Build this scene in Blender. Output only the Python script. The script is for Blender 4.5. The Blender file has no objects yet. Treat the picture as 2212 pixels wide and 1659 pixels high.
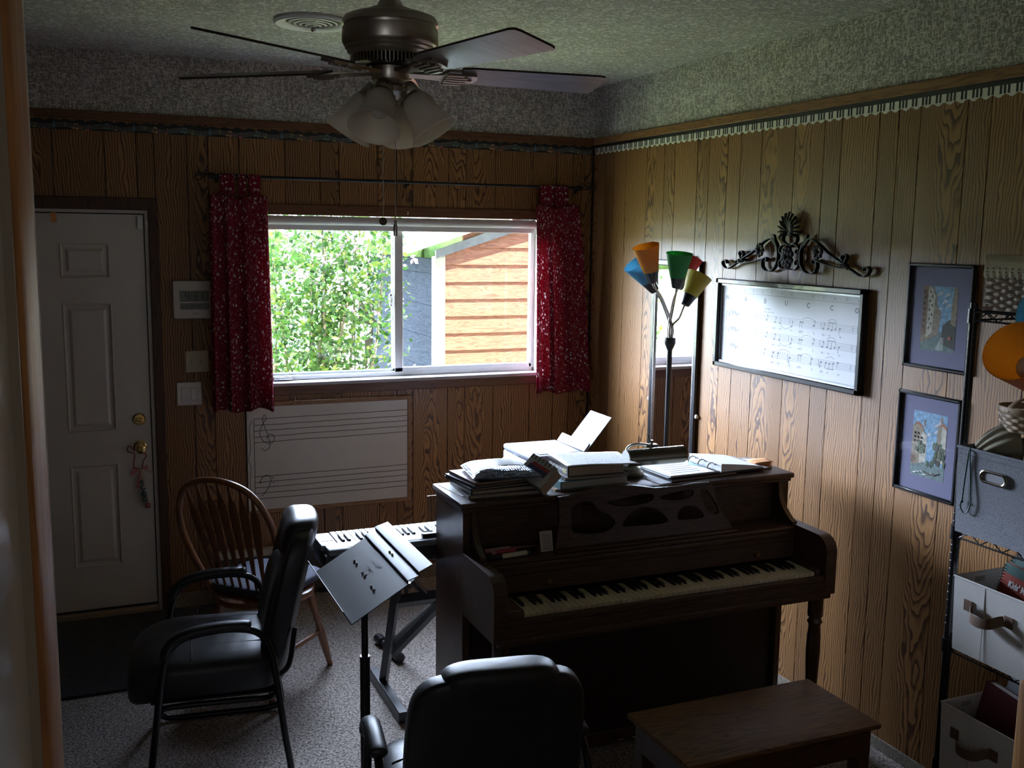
import bpy, bmesh, math, random
from math import sin, cos, pi, radians, sqrt, atan2
from mathutils import Vector, Matrix
random.seed(7)
SC = bpy.context.scene
COL = SC.collection

# ------------------------------------------------------------------ camera
CAM = (-2.8339, -5.4852, 1.9983)
cam_d = bpy.data.cameras.new('camera'); cam = bpy.data.objects.new('camera', cam_d); COL.objects.link(cam)
_R = Vector((0.92166559, -0.3877337, 0.01396824)); _U = Vector((0.04372205, 0.1395678, 0.98924679)); _F = Vector((0.38551383, 0.91114401, -0.14558735))
cam.matrix_world = Matrix(((_R[0], _U[0], -_F[0], CAM[0]), (_R[1], _U[1], -_F[1], CAM[1]), (_R[2], _U[2], -_F[2], CAM[2]), (0, 0, 0, 1)))
cam_d.sensor_width = 36; cam_d.lens = 35.718; cam_d.clip_start = 0.02; cam_d.clip_end = 300
SC.camera = cam

# ------------------------------------------------------------------ sky, sun, daylight portals, exposure
SKY_ZENITH = (0.55, 0.75, 1.25); SKY_HORIZON = (1.0, 1.05, 1.1); SKY_STRENGTH = 0.75
SKY_LOBE_DIR = (-0.28, 0.85, 0.32); SKY_LOBE = (0.78, 0.89, 1.17); SKY_LOBE_STRENGTH = 32.0      # bright sky lobe added to lift the light entering the room
world = bpy.data.worlds.new('world'); SC.world = world; world.use_nodes = True
nt = world.node_tree; nt.nodes.clear()
_tc = nt.nodes.new('ShaderNodeTexCoord'); _sp = nt.nodes.new('ShaderNodeSeparateXYZ'); _rp = nt.nodes.new('ShaderNodeValToRGB')
_bg = nt.nodes.new('ShaderNodeBackground'); _wo = nt.nodes.new('ShaderNodeOutputWorld')
nt.links.new(_tc.outputs['Generated'], _sp.inputs[0]); nt.links.new(_sp.outputs['Z'], _rp.inputs[0])
_rp.color_ramp.elements[0].color = (*SKY_HORIZON, 1); _rp.color_ramp.elements[0].position = 0.0
_rp.color_ramp.elements[1].color = (*SKY_ZENITH, 1); _rp.color_ramp.elements[1].position = 0.45
nt.links.new(_rp.outputs[0], _bg.inputs[0]); _bg.inputs[1].default_value = SKY_STRENGTH
_dt = nt.nodes.new('ShaderNodeVectorMath'); _dt.operation = 'DOT_PRODUCT'; _dt.inputs[1].default_value = Vector(SKY_LOBE_DIR).normalized()
_nm = nt.nodes.new('ShaderNodeVectorMath'); _nm.operation = 'NORMALIZE'
_mx = nt.nodes.new('ShaderNodeMath'); _mx.operation = 'MAXIMUM'; _mx.inputs[1].default_value = 0.0
_pw = nt.nodes.new('ShaderNodeMath'); _pw.operation = 'POWER'; _pw.inputs[1].default_value = 5.0
_ml = nt.nodes.new('ShaderNodeMath'); _ml.operation = 'MULTIPLY'; _ml.inputs[1].default_value = SKY_LOBE_STRENGTH
_b2 = nt.nodes.new('ShaderNodeBackground'); _b2.inputs[0].default_value = (*SKY_LOBE, 1); _ad = nt.nodes.new('ShaderNodeAddShader')
nt.links.new(_tc.outputs['Generated'], _nm.inputs[0]); nt.links.new(_nm.outputs[0], _dt.inputs[0]); nt.links.new(_dt.outputs['Value'], _mx.inputs[0]); nt.links.new(_mx.outputs[0], _pw.inputs[0])
nt.links.new(_pw.outputs[0], _ml.inputs[0]); nt.links.new(_ml.outputs[0], _b2.inputs[1]); nt.links.new(_bg.outputs[0], _ad.inputs[0]); nt.links.new(_b2.outputs[0], _ad.inputs[1])
nt.links.new(_ad.outputs[0], _wo.inputs[0])

def add_light(name, kind, loc, rot_dir, **kw):
    d = bpy.data.lights.new(name, kind); o = bpy.data.objects.new(name, d); COL.objects.link(o)
    o.location = loc; o.rotation_euler = Vector(rot_dir).to_track_quat('-Z', 'Y').to_euler()
    for k, v in kw.items(): setattr(d, k, v)
    return o
sun = add_light('sun', 'SUN', (6, -8, 12), (-0.30, 0.55, -1.10), energy=6.0, angle=radians(0.6), color=(1.0, 0.93, 0.82))
p1 = add_light('window_portal', 'AREA', (-1.155, 0.17, 1.645), (0, -1, 0), shape='RECTANGLE', size=1.56, size_y=0.85)
p1.data.cycles.is_portal = True
p2 = add_light('fill_opening_portal', 'AREA', (-3.72, -5.85, 1.7), (1, 0, 0), shape='RECTANGLE', size=1.1, size_y=1.2)  # portal of the unseen opening added for fill light
p2.data.cycles.is_portal = True
vs = SC.view_settings
SC.display_settings.display_device = 'sRGB'
vs.view_transform = 'Standard'; vs.look = 'None'; vs.exposure = 2.3; vs.gamma = 1.0; vs.use_curve_mapping = False
cy = SC.cycles
cy.use_denoising = True; cy.max_bounces = 10; cy.diffuse_bounces = 6; cy.glossy_bounces = 5; cy.transmission_bounces = 8; cy.transparent_max_bounces = 12
cy.sample_clamp_indirect = 6.0; cy.caustics_reflective = False; cy.caustics_refractive = False

# ------------------------------------------------------------------ mesh helpers
def bp(x, z, y):
    """a measurement taken on the back wall plane moved along its line of sight to depth y"""
    k = (y - CAM[1]) / (0 - CAM[1])
    return (CAM[0] + (x - CAM[0]) * k, CAM[2] + (z - CAM[2]) * k)

class MB:
    def __init__(s): s.v = []; s.f = []; s.m = []; s.pl = None
    def add(s, vs, fs, mi=0):
        n = len(s.v); s.v += [tuple(p) for p in vs]
        for f in fs: s.f.append(tuple(i + n for i in f)); s.m.append(mi)
    def xf(s, M, start=0):
        for i in range(start, len(s.v)): s.v[i] = tuple(M @ Vector(s.v[i]))
        return s
    def box(s, x0, x1, y0, y1, z0, z1, b=0.0, mi=0, M=None):
        if x0 > x1: x0, x1 = x1, x0
        if y0 > y1: y0, y1 = y1, y0
        if z0 > z1: z0, z1 = z1, z0
        st = len(s.v)
        b = min(b, (x1 - x0) * .49, (y1 - y0) * .49, (z1 - z0) * .49)
        if b <= 0:
            s.add([(x0, y0, z0), (x1, y0, z0), (x1, y1, z0), (x0, y1, z0), (x0, y0, z1), (x1, y0, z1), (x1, y1, z1), (x0, y1, z1)],
                  [(0, 3, 2, 1), (4, 5, 6, 7), (0, 1, 5, 4), (1, 2, 6, 5), (2, 3, 7, 6), (3, 0, 4, 7)], mi)
        else:
            bm = bmesh.new(); bmesh.ops.create_cube(bm, size=1.0)
            for v in bm.verts:
                v.co = Vector((x0 if v.co.x < 0 else x1, y0 if v.co.y < 0 else y1, z0 if v.co.z < 0 else z1))
            bmesh.ops.bevel(bm, geom=list(bm.edges), offset=b, segments=2 if b > .004 else 1, affect='EDGES', profile=.5)
            bm.verts.index_update()
            s.add([v.co[:] for v in bm.verts], [[v.index for v in f.verts] for f in bm.faces], mi); bm.free()
        if M is not None: s.xf(M, st)
        return s
    def prism(s, pts, h0, h1, plane='xy', mi=0, M=None):
        """polygon pts (a,b) extruded h0..h1 along the axis normal to plane"""
        st = len(s.v); n = len(pts)
        def P(a, b, h): return {'xy': (a, b, h), 'xz': (a, h, b), 'yz': (h, a, b)}[plane]
        vs = [P(a, b, h0) for a, b in pts] + [P(a, b, h1) for a, b in pts]
        fs = [tuple(range(n))[::-1], tuple(range(n, 2 * n))] + [(i, (i + 1) % n, n + (i + 1) % n, n + i) for i in range(n)]
        s.add(vs, fs, mi)
        if M is not None: s.xf(M, st)
        return s
    def tube(s, pts, r, seg=10, mi=0, closed=False, ry=None, up=None, cap=True):
        """sweep an ellipse (r along side, ry along normal) along pts; r may be a list"""
        P = [Vector(p) for p in pts]; n = len(P); st = len(s.v)
        T = []
        for i in range(n):
            a = P[(i - 1) % n] if (closed or i > 0) else P[i]; b = P[(i + 1) % n] if (closed or i < n - 1) else P[i]
            t = (b - a); T.append(t.normalized() if t.length > 1e-9 else Vector((0, 0, 1)))
        N = Vector(up) if up is not None else (Vector((0, 0, 1)) if abs(T[0].z) < .9 else Vector((1, 0, 0)))
        vs = []
        for i in range(n):
            t = T[i]
            if up is not None: N = Vector(up)
            N = (N - t * N.dot(t))
            N = N.normalized() if N.length > 1e-6 else t.orthogonal().normalized()
            B = t.cross(N)
            rr = r[i] if isinstance(r, (list, tuple)) else r
            r2 = (ry[i] if isinstance(ry, (list, tuple)) else ry) if ry is not None else rr
            for k in range(seg):
                a = 2 * pi * k / seg
                vs.append(P[i] + B * (rr * cos(a)) + N * (r2 * sin(a)))
        fs = []
        for i in range(n if closed else n - 1):
            j = (i + 1) % n
            for k in range(seg):
                k2 = (k + 1) % seg
                fs.append((i * seg + k, i * seg + k2, j * seg + k2, j * seg + k))
        if not closed and cap:
            fs.append(tuple(range(seg))[::-1]); fs.append(tuple((n - 1) * seg + k for k in range(seg)))
        s.add(vs, fs, mi); return s
    def lathe(s, prof, c=(0, 0, 0), seg=28, mi=0, M=None, cap=True):
        """prof = [(radius, z)...] turned about z through c; M applied after"""
        st = len(s.v); vs = []; fs = []
        for (r, z) in prof:
            for k in range(seg):
                a = 2 * pi * k / seg; vs.append((c[0] + r * cos(a), c[1] + r * sin(a), c[2] + z))
        for i in range(len(prof) - 1):
            for k in range(seg):
                k2 = (k + 1) % seg; fs.append((i * seg + k, i * seg + k2, (i + 1) * seg + k2, (i + 1) * seg + k))
        if cap:
            if prof[0][0] > 1e-5: fs.append(tuple(range(seg))[::-1])
            if prof[-1][0] > 1e-5: fs.append(tuple((len(prof) - 1) * seg + k for k in range(seg)))
        s.add(vs, fs, mi)
        if M is not None: s.xf(M, st)
        return s
    def cyl(s, a, b, r, seg=14, mi=0, r2=None):
        return s.tube([a, b], [r, r if r2 is None else r2], seg, mi)
    def ball(s, c, r, seg=14, rings=9, mi=0, sc=(1, 1, 1)):
        pr_ = [(max(1e-6, r * sin(pi * i / rings)), -r * cos(pi * i / rings)) for i in range(rings + 1)]
        M = Matrix.Translation(Vector(c)) @ Matrix.Diagonal((*sc, 1))
        return s.lathe(pr_, (0, 0, 0), seg, mi, M, cap=False)
    def grid(s, fn, nu, nv, mi=0, closed_u=False):
        """fn(u,v)->point, u,v in 0..1"""
        vs = [fn(i / nu, j / nv) for j in range(nv + 1) for i in range(nu + 1)]
        w = nu + 1
        fs = [(j * w + i, j * w + i + 1, (j + 1) * w + i + 1, (j + 1) * w + i) for j in range(nv) for i in range(nu)]
        s.add(vs, fs, mi); return s
    def quad(s, a, b, c, d, mi=0): s.add([a, b, c, d], [(0, 1, 2, 3)], mi); return s

def build(name, mb, mats, parent=None, smooth=True, world=True, angle=40, mods=None):
    """link the collected geometry as ONE mesh object; geometry given in world space is made local to its thing"""
    me = bpy.data.meshes.new(name)
    vs = mb.v
    o = bpy.data.objects.new(name, me)
    if parent is not None:
        o.parent = parent
        if world and '_base' in parent.keys():
            b = Vector(parent['_base']); vs = [tuple(Vector(p) - b) for p in vs]; o['_base'] = tuple(b); THINGS.append(o)
    me.from_pydata(vs, [], mb.f)
    if not isinstance(mats, (list, tuple)): mats = [mats]
    for m in mats: me.materials.append(m)
    if len(mats) > 1: me.polygons.foreach_set('material_index', mb.m)
    if mb.pl is not None:
        at = me.color_attributes.new('pl', 'FLOAT_COLOR', 'CORNER')
        flat = []
        for f in mb.pl: flat += f
        at.data.foreach_set('color', flat)
    if smooth and len(me.polygons):
        me.polygons.foreach_set('use_smooth', [True] * len(me.polygons)); me.set_sharp_from_angle(angle=radians(angle))
    me.update()
    COL.objects.link(o)
    for k, kw in (mods or []):
        md = o.modifiers.new(k.lower(), k)
        for a, b in kw.items(): setattr(md, a, b)
    return o

THINGS = []
def thing(name, label, cat, loc=(0, 0, 0), rz=0.0, group=None):
    o = bpy.data.objects.new(name, None); COL.objects.link(o); o.empty_display_size = .1
    o.location = loc; o.rotation_euler = (0, 0, rz); o['label'] = label; o['category'] = cat
    if group: o['group'] = group
    if rz == 0: o['_base'] = tuple(loc)
    THINGS.append(o); return o
def tag(o, label, cat, group=None, kind=None):
    o['label'] = label; o['category'] = cat
    if group: o['group'] = group
    if kind: o['kind'] = kind
    return o
def struct(name, mb, mat, parent=None, **kw):
    o = build(name, mb, mat, parent, **kw)
    if parent is None: o['kind'] = 'structure'
    return o
def structe(name, loc=(0, 0, 0)):
    o = bpy.data.objects.new(name, None); COL.objects.link(o); o.location = loc; o['kind'] = 'structure'; o['_base'] = tuple(loc); THINGS.append(o); return o
def sublabel(o, label): o['label'] = label; return o
def arc(c, r, a0, a1, n, plane='xz', h=0.0, ry=None):
    ry = r if ry is None else ry; out = []
    for i in range(n + 1):
        a = a0 + (a1 - a0) * i / n; p, q = c[0] + r * cos(a), c[1] + ry * sin(a)
        out.append({'xz': (p, h, q), 'yz': (h, p, q), 'xy': (p, q, h)}[plane])
    return out
def catmull(pts, n=8, closed=False):
    P = [Vector(p) for p in pts]; out = []; N = len(P)
    rng = range(N if closed else N - 1)
    for i in rng:
        p1, p2 = P[i], P[(i + 1) % N]
        p0 = P[(i - 1) % N] if (closed or i > 0) else p1 * 2 - p2
        p3 = P[(i + 2) % N] if (closed or i + 2 < N) else p2 * 2 - p1
        for k in range(n):
            t = k / n
            out.append(.5 * ((2 * p1) + (p2 - p0) * t + (2 * p0 - 5 * p1 + 4 * p2 - p3) * t * t + (3 * p1 - p0 - 3 * p2 + p3) * t ** 3))
    if not closed: out.append(P[-1])
    return out
def text_mb(mb, txt, size, origin, ux, uy, depth=.0006, mi=0, align='LEFT', bold=0.0, sx=1.0):
    """lettering laid out from the built-in font as real geometry: origin, right vector ux, up vector uy"""
    cu = bpy.data.curves.new('lettering', 'FONT'); cu.body = txt; cu.size = size; cu.align_x = align; cu.resolution_u = 2; cu.offset = bold; cu.extrude = 0
    ob = bpy.data.objects.new('lettering', cu); COL.objects.link(ob)
    me = bpy.data.meshes.new_from_object(ob)
    ux = Vector(ux).normalized(); uy = Vector(uy).normalized(); n = ux.cross(uy); O = Vector(origin)
    mb.add([O + ux * (v.co.x * sx) + uy * v.co.y + n * depth for v in me.vertices], [tuple(p.vertices) for p in me.polygons], mi)
    bpy.data.objects.remove(ob); bpy.data.curves.remove(cu); bpy.data.meshes.remove(me)
    return mb
# ------------------------------------------------------------------ materials
def newmat(name):
    m = bpy.data.materials.new(name); m.use_nodes = True
    return m, m.node_tree, m.node_tree.nodes['Principled BSDF']
def setp(b, **k):
    for a, v in k.items():
        a = a.replace('_', ' ')
        if a in b.inputs: b.inputs[a].default_value = v
def plain(name, col, rough=.5, metal=0.0, spec=.5, noise=0.0, nscale=30.0, bump=0.0, bscale=200.0, coat=0.0, sheen=0.0):
    m, t, b = newmat(name)
    b.inputs['Base Color'].default_value = (*col, 1); setp(b, Roughness=rough, Metallic=metal, Specular_IOR_Level=spec, Coat_Weight=coat, Sheen_Weight=sheen)
    tc = t.nodes.new('ShaderNodeTexCoord')
    if noise > 0:
        n = t.nodes.new('ShaderNodeTexNoise'); n.inputs['Scale'].default_value = nscale; n.inputs['Detail'].default_value = 4
        r = t.nodes.new('ShaderNodeValToRGB')
        r.color_ramp.elements[0].color = (*[c * (1 - noise) for c in col], 1); r.color_ramp.elements[1].color = (*[min(1, c * (1 + noise)) for c in col], 1)
        r.color_ramp.elements[0].position = .3; r.color_ramp.elements[1].position = .7
        t.links.new(tc.outputs['Object'], n.inputs[0]); t.links.new(n.outputs[0], r.inputs[0]); t.links.new(r.outputs[0], b.inputs['Base Color'])
    if bump > 0:
        n2 = t.nodes.new('ShaderNodeTexNoise'); n2.inputs['Scale'].default_value = bscale; n2.inputs['Detail'].default_value = 3
        bu = t.nodes.new('ShaderNodeBump'); bu.inputs['Strength'].default_value = bump; bu.inputs['Distance'].default_value = .003
        t.links.new(tc.outputs['Object'], n2.inputs[0]); t.links.new(n2.outputs[0], bu.inputs['Height']); t.links.new(bu.outputs[0], b.inputs['Normal'])
    return m
def wood(name, c1, c2, axis='x', scale=1.0, rough=.4, dist=1.2, coat=.0, lines=9.0):
    """plain-sawn furniture wood, grain running along axis of the object"""
    m, t, b = newmat(name); L = t.links
    tc = t.nodes.new('ShaderNodeTexCoord'); mp = t.nodes.new('ShaderNodeMapping')
    s = {'x': (.8, 9, 9), 'y': (9, .8, 9), 'z': (9, 9, .8)}[axis]
    mp.inputs['Scale'].default_value = [k * scale for k in s]
    n = t.nodes.new('ShaderNodeTexNoise'); n.inputs['Scale'].default_value = 1.6; n.inputs['Detail'].default_value = 3; n.inputs['Distortion'].default_value = dist
    mu = t.nodes.new('ShaderNodeMath'); mu.operation = 'MULTIPLY'; mu.inputs[1].default_value = lines
    fr = t.nodes.new('ShaderNodeMath'); fr.operation = 'PINGPONG'; fr.inputs[1].default_value = .5
    r = t.nodes.new('ShaderNodeValToRGB'); r.color_ramp.elements[0].color = (*c2, 1); r.color_ramp.elements[1].color = (*c1, 1)
    r.color_ramp.elements[0].position = .02; r.color_ramp.elements[1].position = .32
    f = t.nodes.new('ShaderNodeTexNoise'); f.inputs['Scale'].default_value = 14; f.inputs['Detail'].default_value = 2
    mx = t.nodes.new('ShaderNodeMixRGB'); mx.blend_type = 'MULTIPLY'; mx.inputs[0].default_value = .45
    L.new(tc.outputs['Object'], mp.inputs[0]); L.new(mp.outputs[0], n.inputs[0]); L.new(n.outputs[0], mu.inputs[0]); L.new(mu.outputs[0], fr.inputs[0]); L.new(fr.outputs[0], r.inputs[0])
    L.new(mp.outputs[0], f.inputs[0]); L.new(r.outputs[0], mx.inputs[1]); L.new(f.outputs[0], mx.inputs[2]); L.new(mx.outputs[0], b.inputs['Base Color'])
    setp(b, Roughness=rough, Coat_Weight=coat, Coat_Roughness=.15)
    return m
def panel_mat(name, light, mid, dark):
    """varnished oak sheet panelling: cathedral grain per plank (plank data in the 'pl' attribute)"""
    m, t, b = newmat(name); L = t.links; N = t.nodes
    at = N.new('ShaderNodeAttribute'); at.attribute_name = 'pl'
    sp = N.new('ShaderNodeSeparateColor'); L.new(at.outputs['Color'], sp.inputs[0])   # R: across plank, G: random, B: kind
    tc = N.new('ShaderNodeTexCoord'); sx = N.new('ShaderNodeSeparateXYZ'); L.new(tc.outputs['Object'], sx.inputs[0])
    def M(op, a, b_=None, c=None):
        n = N.new('ShaderNodeMath'); n.operation = op
        for i, v in enumerate((a, b_, c)):
            if v is None: continue
            if isinstance(v, (int, float)): n.inputs[i].default_value = v
            else: L.new(v, n.inputs[i])
        return n.outputs[0]
    lx = M('SUBTRACT', sp.outputs[0], .5); rnd = sp.outputs[1]; kind = sp.outputs[2]
    off = M('MULTIPLY', rnd, 37.0)
    # wobble
    cb = N.new('ShaderNodeCombineXYZ'); L.new(M('ADD', M('MULTIPLY', lx, 9.0), off), cb.inputs[0]); L.new(M('MULTIPLY', sx.outputs['Z'], 2.6), cb.inputs[2]); L.new(off, cb.inputs[1])
    n1 = N.new('ShaderNodeTexNoise'); n1.inputs['Scale'].default_value = 1.0; n1.inputs['Detail'].default_value = 2.5; n1.inputs['Roughness'].default_value = .55; L.new(cb.outputs[0], n1.inputs[0])
    cb2 = N.new('ShaderNodeCombineXYZ'); L.new(M('ADD', M('MULTIPLY', lx, 22.0), off), cb2.inputs[0]); L.new(M('MULTIPLY', sx.outputs['Z'], 14.0), cb2.inputs[2]); L.new(off, cb2.inputs[1])
    n2 = N.new('ShaderNodeTexNoise'); n2.inputs['Scale'].default_value = 1.0; n2.inputs['Detail'].default_value = 2; L.new(cb2.outputs[0], n2.inputs[0])
    w1 = M('MULTIPLY', M('SUBTRACT', n1.outputs[0], .5), 1.0)
    # cathedral: parabola across the plank, straight: linear across the plank
    ox = M('ADD', lx, M('MULTIPLY', M('SUBTRACT', rnd, .5), .12))
    par = M('MULTIPLY', M('MULTIPLY', ox, ox), 620.0)
    sgn = M('SUBTRACT', M('MULTIPLY', M('GREATER_THAN', M('FRACT', M('MULTIPLY', rnd, 7.3)), .5), 2.0), 1.0)
    cath = M('ADD', M('ADD', par, M('MULTIPLY', M('MULTIPLY', sx.outputs['Z'], 9.0), sgn)), M('MULTIPLY', w1, 9.0))
    stra = M('ADD', M('MULTIPLY', lx, 80.0), M('MULTIPLY', w1, 5.5))
    isc = M('GREATER_THAN', kind, .45)
    g = M('ADD', M('ADD', M('MULTIPLY', cath, isc), M('MULTIPLY', stra, M('SUBTRACT', 1.0, isc))), M('MULTIPLY', n2.outputs[0], 1.1))
    saw = M('FRACT', g)
    rp = N.new('ShaderNodeValToRGB'); L.new(saw, rp.inputs[0])
    e = rp.color_ramp.elements; e[0].position = 0; e[0].color = (*dark, 1); e[1].position = 1; e[1].color = (*light, 1)
    for p_, c_ in ((.16, dark), (.36, mid), (.62, light), (.90, light)):
        q = e.new(p_); q.color = (*c_, 1)
    # fine pores stretched along the plank
    cb3 = N.new('ShaderNodeCombineXYZ'); L.new(M('ADD', M('MULTIPLY', lx, 420.0), off), cb3.inputs[0]); L.new(M('MULTIPLY', sx.outputs['Z'], 12.0), cb3.inputs[2])
    n3 = N.new('ShaderNodeTexNoise'); n3.inputs['Scale'].default_value = 1.0; n3.inputs['Detail'].default_value = 1; L.new(cb3.outputs[0], n3.inputs[0])
    tone = M('MULTIPLY', M('ADD', M('MULTIPLY', n3.outputs[0], .5), .72), M('ADD', M('MULTIPLY', M('FRACT', M('MULTIPLY', rnd, 3.7)), .3), .82))
    mx = N.new('ShaderNodeMixRGB'); mx.blend_type = 'MULTIPLY'; mx.inputs[0].default_value = 1.0; L.new(rp.outputs[0], mx.inputs[1]); L.new(tone, mx.inputs[2])
    L.new(mx.outputs[0], b.inputs['Base Color'])
    setp(b, Roughness=.45, Specular_IOR_Level=.4, Coat_Weight=.2, Coat_Roughness=.25)
    bu = N.new('ShaderNodeBump'); bu.inputs['Strength'].default_value = .25; bu.inputs['Distance'].default_value = .001
    L.new(saw, bu.inputs['Height']); L.new(bu.outputs[0], b.inputs['Normal'])
    return m
def crackle(name, c_lo, c_hi, scale, axis_squash=(1, 1, 1), bump=.6):
    """woven plaster-like wallpaper: short raised strokes"""
    m, t, b = newmat(name); L = t.links; N = t.nodes
    tc = N.new('ShaderNodeTexCoord'); mp = N.new('ShaderNodeMapping'); mp.inputs['Scale'].default_value = axis_squash; L.new(tc.outputs['Object'], mp.inputs[0])
    outs = []
    for sc_, st in (((1, 1, .28), 0), ((.3, .3, 1), 5)):
        m2 = N.new('ShaderNodeMapping'); m2.inputs['Scale'].default_value = sc_; m2.inputs['Location'].default_value = (st, st, st); L.new(mp.outputs[0], m2.inputs[0])
        n = N.new('ShaderNodeTexNoise'); n.inputs['Scale'].default_value = scale; n.inputs['Detail'].default_value = 1.5; n.inputs['Distortion'].default_value = 1.0; L.new(m2.outputs[0], n.inputs[0]); outs.append(n.outputs[0])
    ma = N.new('ShaderNodeMath'); ma.operation = 'MAXIMUM'; L.new(outs[0], ma.inputs[0]); L.new(outs[1], ma.inputs[1])
    big = N.new('ShaderNodeTexNoise'); big.inputs['Scale'].default_value = 5.0; L.new(mp.outputs[0], big.inputs[0])
    ad = N.new('ShaderNodeMath'); ad.operation = 'MULTIPLY_ADD'; ad.inputs[1].default_value = .12; L.new(big.outputs[0], ad.inputs[0]); L.new(ma.outputs[0], ad.inputs[2])
    r = N.new('ShaderNodeValToRGB'); r.color_ramp.elements[0].position = .56; r.color_ramp.elements[1].position = .70
    r.color_ramp.elements[0].color = (*c_lo, 1); r.color_ramp.elements[1].color = (*c_hi, 1)
    L.new(ad.outputs[0], r.inputs[0]); L.new(r.outputs[0], b.inputs['Base Color'])
    bu = N.new('ShaderNodeBump'); bu.inputs['Strength'].default_value = bump; bu.inputs['Distance'].default_value = .004; L.new(r.outputs[0], bu.inputs['Height']); L.new(bu.outputs[0], b.inputs['Normal'])
    setp(b, Roughness=.75)
    return m
def carpet_mat(name, c1, c2, scale=170.0, bump=1.0):
    m, t, b = newmat(name); L = t.links; N = t.nodes
    tc = N.new('ShaderNodeTexCoord')
    n = N.new('ShaderNodeTexNoise'); n.inputs['Scale'].default_value = scale; n.inputs['Detail'].default_value = 3; n.inputs['Roughness'].default_value = .6; n.inputs['Distortion'].default_value = .6
    r = N.new('ShaderNodeValToRGB'); r.color_ramp.elements[0].position = .38; r.color_ramp.elements[1].position = .6
    r.color_ramp.elements[0].color = (*c1, 1); r.color_ramp.elements[1].color = (*c2, 1)
    bu = N.new('ShaderNodeBump'); bu.inputs['Strength'].default_value = bump; bu.inputs['Distance'].default_value = .012
    L.new(tc.outputs['Object'], n.inputs[0]); L.new(n.outputs[0], r.inputs[0]); L.new(r.outputs[0], b.inputs['Base Color']); L.new(n.outputs[0], bu.inputs['Height']); L.new(bu.outputs[0], b.inputs['Normal'])
    setp(b, Roughness=.95, Specular_IOR_Level=.1, Sheen_Weight=.2)
    return m
def floral_cloth(name):
    m, t, b = newmat(name); L = t.links; N = t.nodes
    tc = N.new('ShaderNodeTexCoord')
    def dots(scale, lo, hi, rand=1.0):
        v = N.new('ShaderNodeTexVoronoi'); v.inputs['Scale'].default_value = scale; v.inputs['Randomness'].default_value = rand
        nz = N.new('ShaderNodeTexNoise'); nz.inputs['Scale'].default_value = scale * 2.2; nz.inputs['Detail'].default_value = 1
        L.new(tc.outputs['UV'], nz.inputs[0])
        L.new(tc.outputs['UV'], v.inputs['Vector'])
        ad = N.new('ShaderNodeMath'); ad.operation = 'MULTIPLY_ADD'; ad.inputs[1].default_value = .35; L.new(nz.outputs[0], ad.inputs[0]); L.new(v.outputs['Distance'], ad.inputs[2])
        r = N.new('ShaderNodeValToRGB'); r.color_ramp.elements[0].position = lo; r.color_ramp.elements[1].position = hi
        r.color_ramp.elements[0].color = (1, 1, 1, 1); r.color_ramp.elements[1].color = (0, 0, 0, 1); L.new(ad.outputs[0], r.inputs[0]); return r.outputs[0]
    a = dots(38, .40, .45); c = dots(105, .40, .48)
    ma = N.new('ShaderNodeMath'); ma.operation = 'MAXIMUM'; L.new(a, ma.inputs[0]); mu = N.new('ShaderNodeMath'); mu.operation = 'MULTIPLY'; mu.inputs[1].default_value = .45; L.new(c, mu.inputs[0]); L.new(mu.outputs[0], ma.inputs[1])
    mx = N.new('ShaderNodeMixRGB'); mx.inputs[1].default_value = (.23, .014, .034, 1); mx.inputs[2].default_value = (.60, .52, .53, 1); L.new(ma.outputs[0], mx.inputs[0])
    L.new(mx.outputs[0], b.inputs['Base Color']); setp(b, Roughness=.9, Specular_IOR_Level=.1)
    tr = N.new('ShaderNodeBsdfTranslucent'); L.new(mx.outputs[0], tr.inputs[0])
    ms = N.new('ShaderNodeMixShader'); ms.inputs[0].default_value = .38; out = N['Material Output']
    L.new(b.outputs[0], ms.inputs[1]); L.new(tr.outputs[0], ms.inputs[2]); L.new(ms.outputs[0], out.inputs[0])
    return m
def pane_mat(name, tint=(.96, .98, .97), rough=0.0, refl=1.0):
    """thin clear glass: lets light and sight straight through, mirrors at grazing angles"""
    m = bpy.data.materials.new(name); m.use_nodes = True; t = m.node_tree; N = t.nodes; N.clear(); L = t.links
    o = N.new('ShaderNodeOutputMaterial'); tr = N.new('ShaderNodeBsdfTransparent'); tr.inputs[0].default_value = (*tint, 1)
    g = N.new('ShaderNodeBsdfGlossy'); g.inputs['Roughness'].default_value = rough
    f = N.new('ShaderNodeLayerWeight'); f.inputs[0].default_value = .5; pw = N.new('ShaderNodeMath'); pw.operation = 'POWER'; pw.inputs[1].default_value = 4.5; L.new(f.outputs['Facing'], pw.inputs[0])
    mu = N.new('ShaderNodeMath'); mu.operation = 'MULTIPLY_ADD'; mu.inputs[1].default_value = .9 * refl; mu.inputs[2].default_value = .03 * refl
    ms = N.new('ShaderNodeMixShader'); L.new(pw.outputs[0], mu.inputs[0]); L.new(mu.outputs[0], ms.inputs[0]); L.new(tr.outputs[0], ms.inputs[1]); L.new(g.outputs[0], ms.inputs[2]); L.new(ms.outputs[0], o.inputs[0])
    return m
def frosted(name, col, mix=.5, rough=.45):
    m, t, b = newmat(name); L = t.links; N = t.nodes
    b.inputs['Base Color'].default_value = (*col, 1); setp(b, Roughness=rough)
    tr = N.new('ShaderNodeBsdfTranslucent'); tr.inputs[0].default_value = (*col, 1); ms = N.new('ShaderNodeMixShader'); ms.inputs[0].default_value = mix
    L.new(b.outputs[0], ms.inputs[1]); L.new(tr.outputs[0], ms.inputs[2]); L.new(ms.outputs[0], N['Material Output'].inputs[0]); return m
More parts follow.
